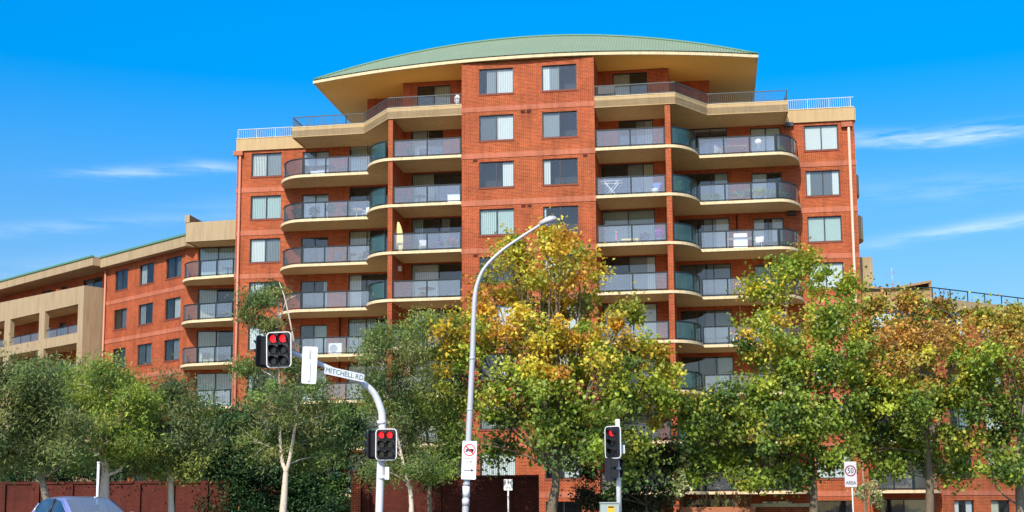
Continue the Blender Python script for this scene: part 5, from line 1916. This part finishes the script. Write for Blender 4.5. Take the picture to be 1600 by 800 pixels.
pot_plant(7.9, .7, 5, 'lavender coloured potted plant on the right fifth level', .75, .34, 'spike', [(.22, .16, .34), (.12, .16, .10)], 'plastic_blue', 75)
pot_plant(8.75, .7, 5, 'bright purple flowers by the right pillar, fifth level', .95, .32, 'ball', [(.42, .10, .45), (.30, .08, .34)], 'plastic_blue', 76)
# right outer level 6: row of plants
for i, (x, d_, h, kd) in enumerate(((9.9, 1.2, 1.0, 'spike'), (11.45, 3.6, .75, 'ball'), (12.1, 3.6, .7, 'ball'), (13.4, 3.6, .85, 'ball'), (14.05, 3.7, .95, 'ball'), (14.75, 3.6, 1.0, 'spike'), (15.7, 3.9, .85, 'spike'), (16.3, 4.2, .8, 'ball'))):
    pot_plant(x, d_, 6, ['climbing potted plant behind the green curved glass', 'small round bush first along the plant-filled balcony', 'second small round bush on the plant-filled balcony', 'bush before the brick pier on the plant-filled balcony', 'larger dark bush left of the spiky yellow one', 'spiky yellow-green plant on the plant-filled balcony', 'leafy plant right of the spiky yellow one', 'rounded bush at the curved end of the plant-filled balcony'][i],
              h, .34, kd, GREEN if i != 5 else LIME, 'terracotta' if i in (3, 4) else 'plastic_blue', 80 + i)
table(13.3, 3.4, 6, 'terracotta', 'low terracotta coloured stand among the potted plants', .3, .3)
# right outer level 7
table(13.3, 3.9, 7, 'wood', 'wooden table on the top right curved balcony', .5, .72, False)
chair(12.4, 3.9, 7, 'steel', 'grey chair left of the wooden table, top right', 1.1)
pot_plant(16.0, 4.0, 7, 'round grey green potted bush at the curved end, top right', .65, .3, 'ball', OLIVE, 'steel', 90)
e, fr = fur(14.75, 3.7, 7, 'paper_lantern', 'round pale lantern standing on the top right balcony', 'lantern')
MB(fr).tube([(0, 0, 0), (0, 0, .75)], .02, 6).build('stand', 'steel', e)
MB(fr).lathe((0, 0, .72), [(.05, 0), (.18, .08), (.22, .2), (.18, .32), (.05, .4)], 14).build('globe', 'plastic_white', e)
# right outer level 5: white barbecue trolley and outdoor seats
e, fr = fur(13.5, 3.6, 5, 'barbecue', 'white covered barbecue trolley with side shelves', 'barbecue')
MB(fr).box(-.42, .42, -.25, .25, .02, .72).build('cabinet', 'plastic_white', e)
MB(fr).box(-.45, .45, -.28, .28, .72, .76).build('top', 'steel', e)
MB(fr).prism([(-.4, -.25), (.4, -.25), (.4, .2), (-.4, .2)], .76, 1.0).build('hood', 'plastic_white', e)
for x in (-.78, .78):
    MB(fr).box(min(x, x * .58), max(x, x * .58), -.24, .24, .70, .73).build('side_shelf', 'plastic_white', e)
chair(14.6, 3.8, 5, 'plastic_white', 'white plastic chair right of the white barbecue', -.3)
table(15.4, 3.9, 5, 'furniture_dark', 'low dark bench table right of the white barbecue', .5, .45, False)
pot_plant(16.2, 4.1, 5, 'dark potted bush at the curved end, right fifth level', .6, .3, 'ball', DEEP, 'frame_dark', 91)
table(12.9, 3.6, 3, 'plastic_white', 'small white pedestal table on the right third level', .3, .72)
# left bay furniture
table(-20.4, 7.0, 5, 'furniture_dark', 'dark round table on the narrow top bay balcony', .4)
chair(-21.9, 7.2, 3, 'furniture_dark', 'dark chair on the bay balcony third level', .3)
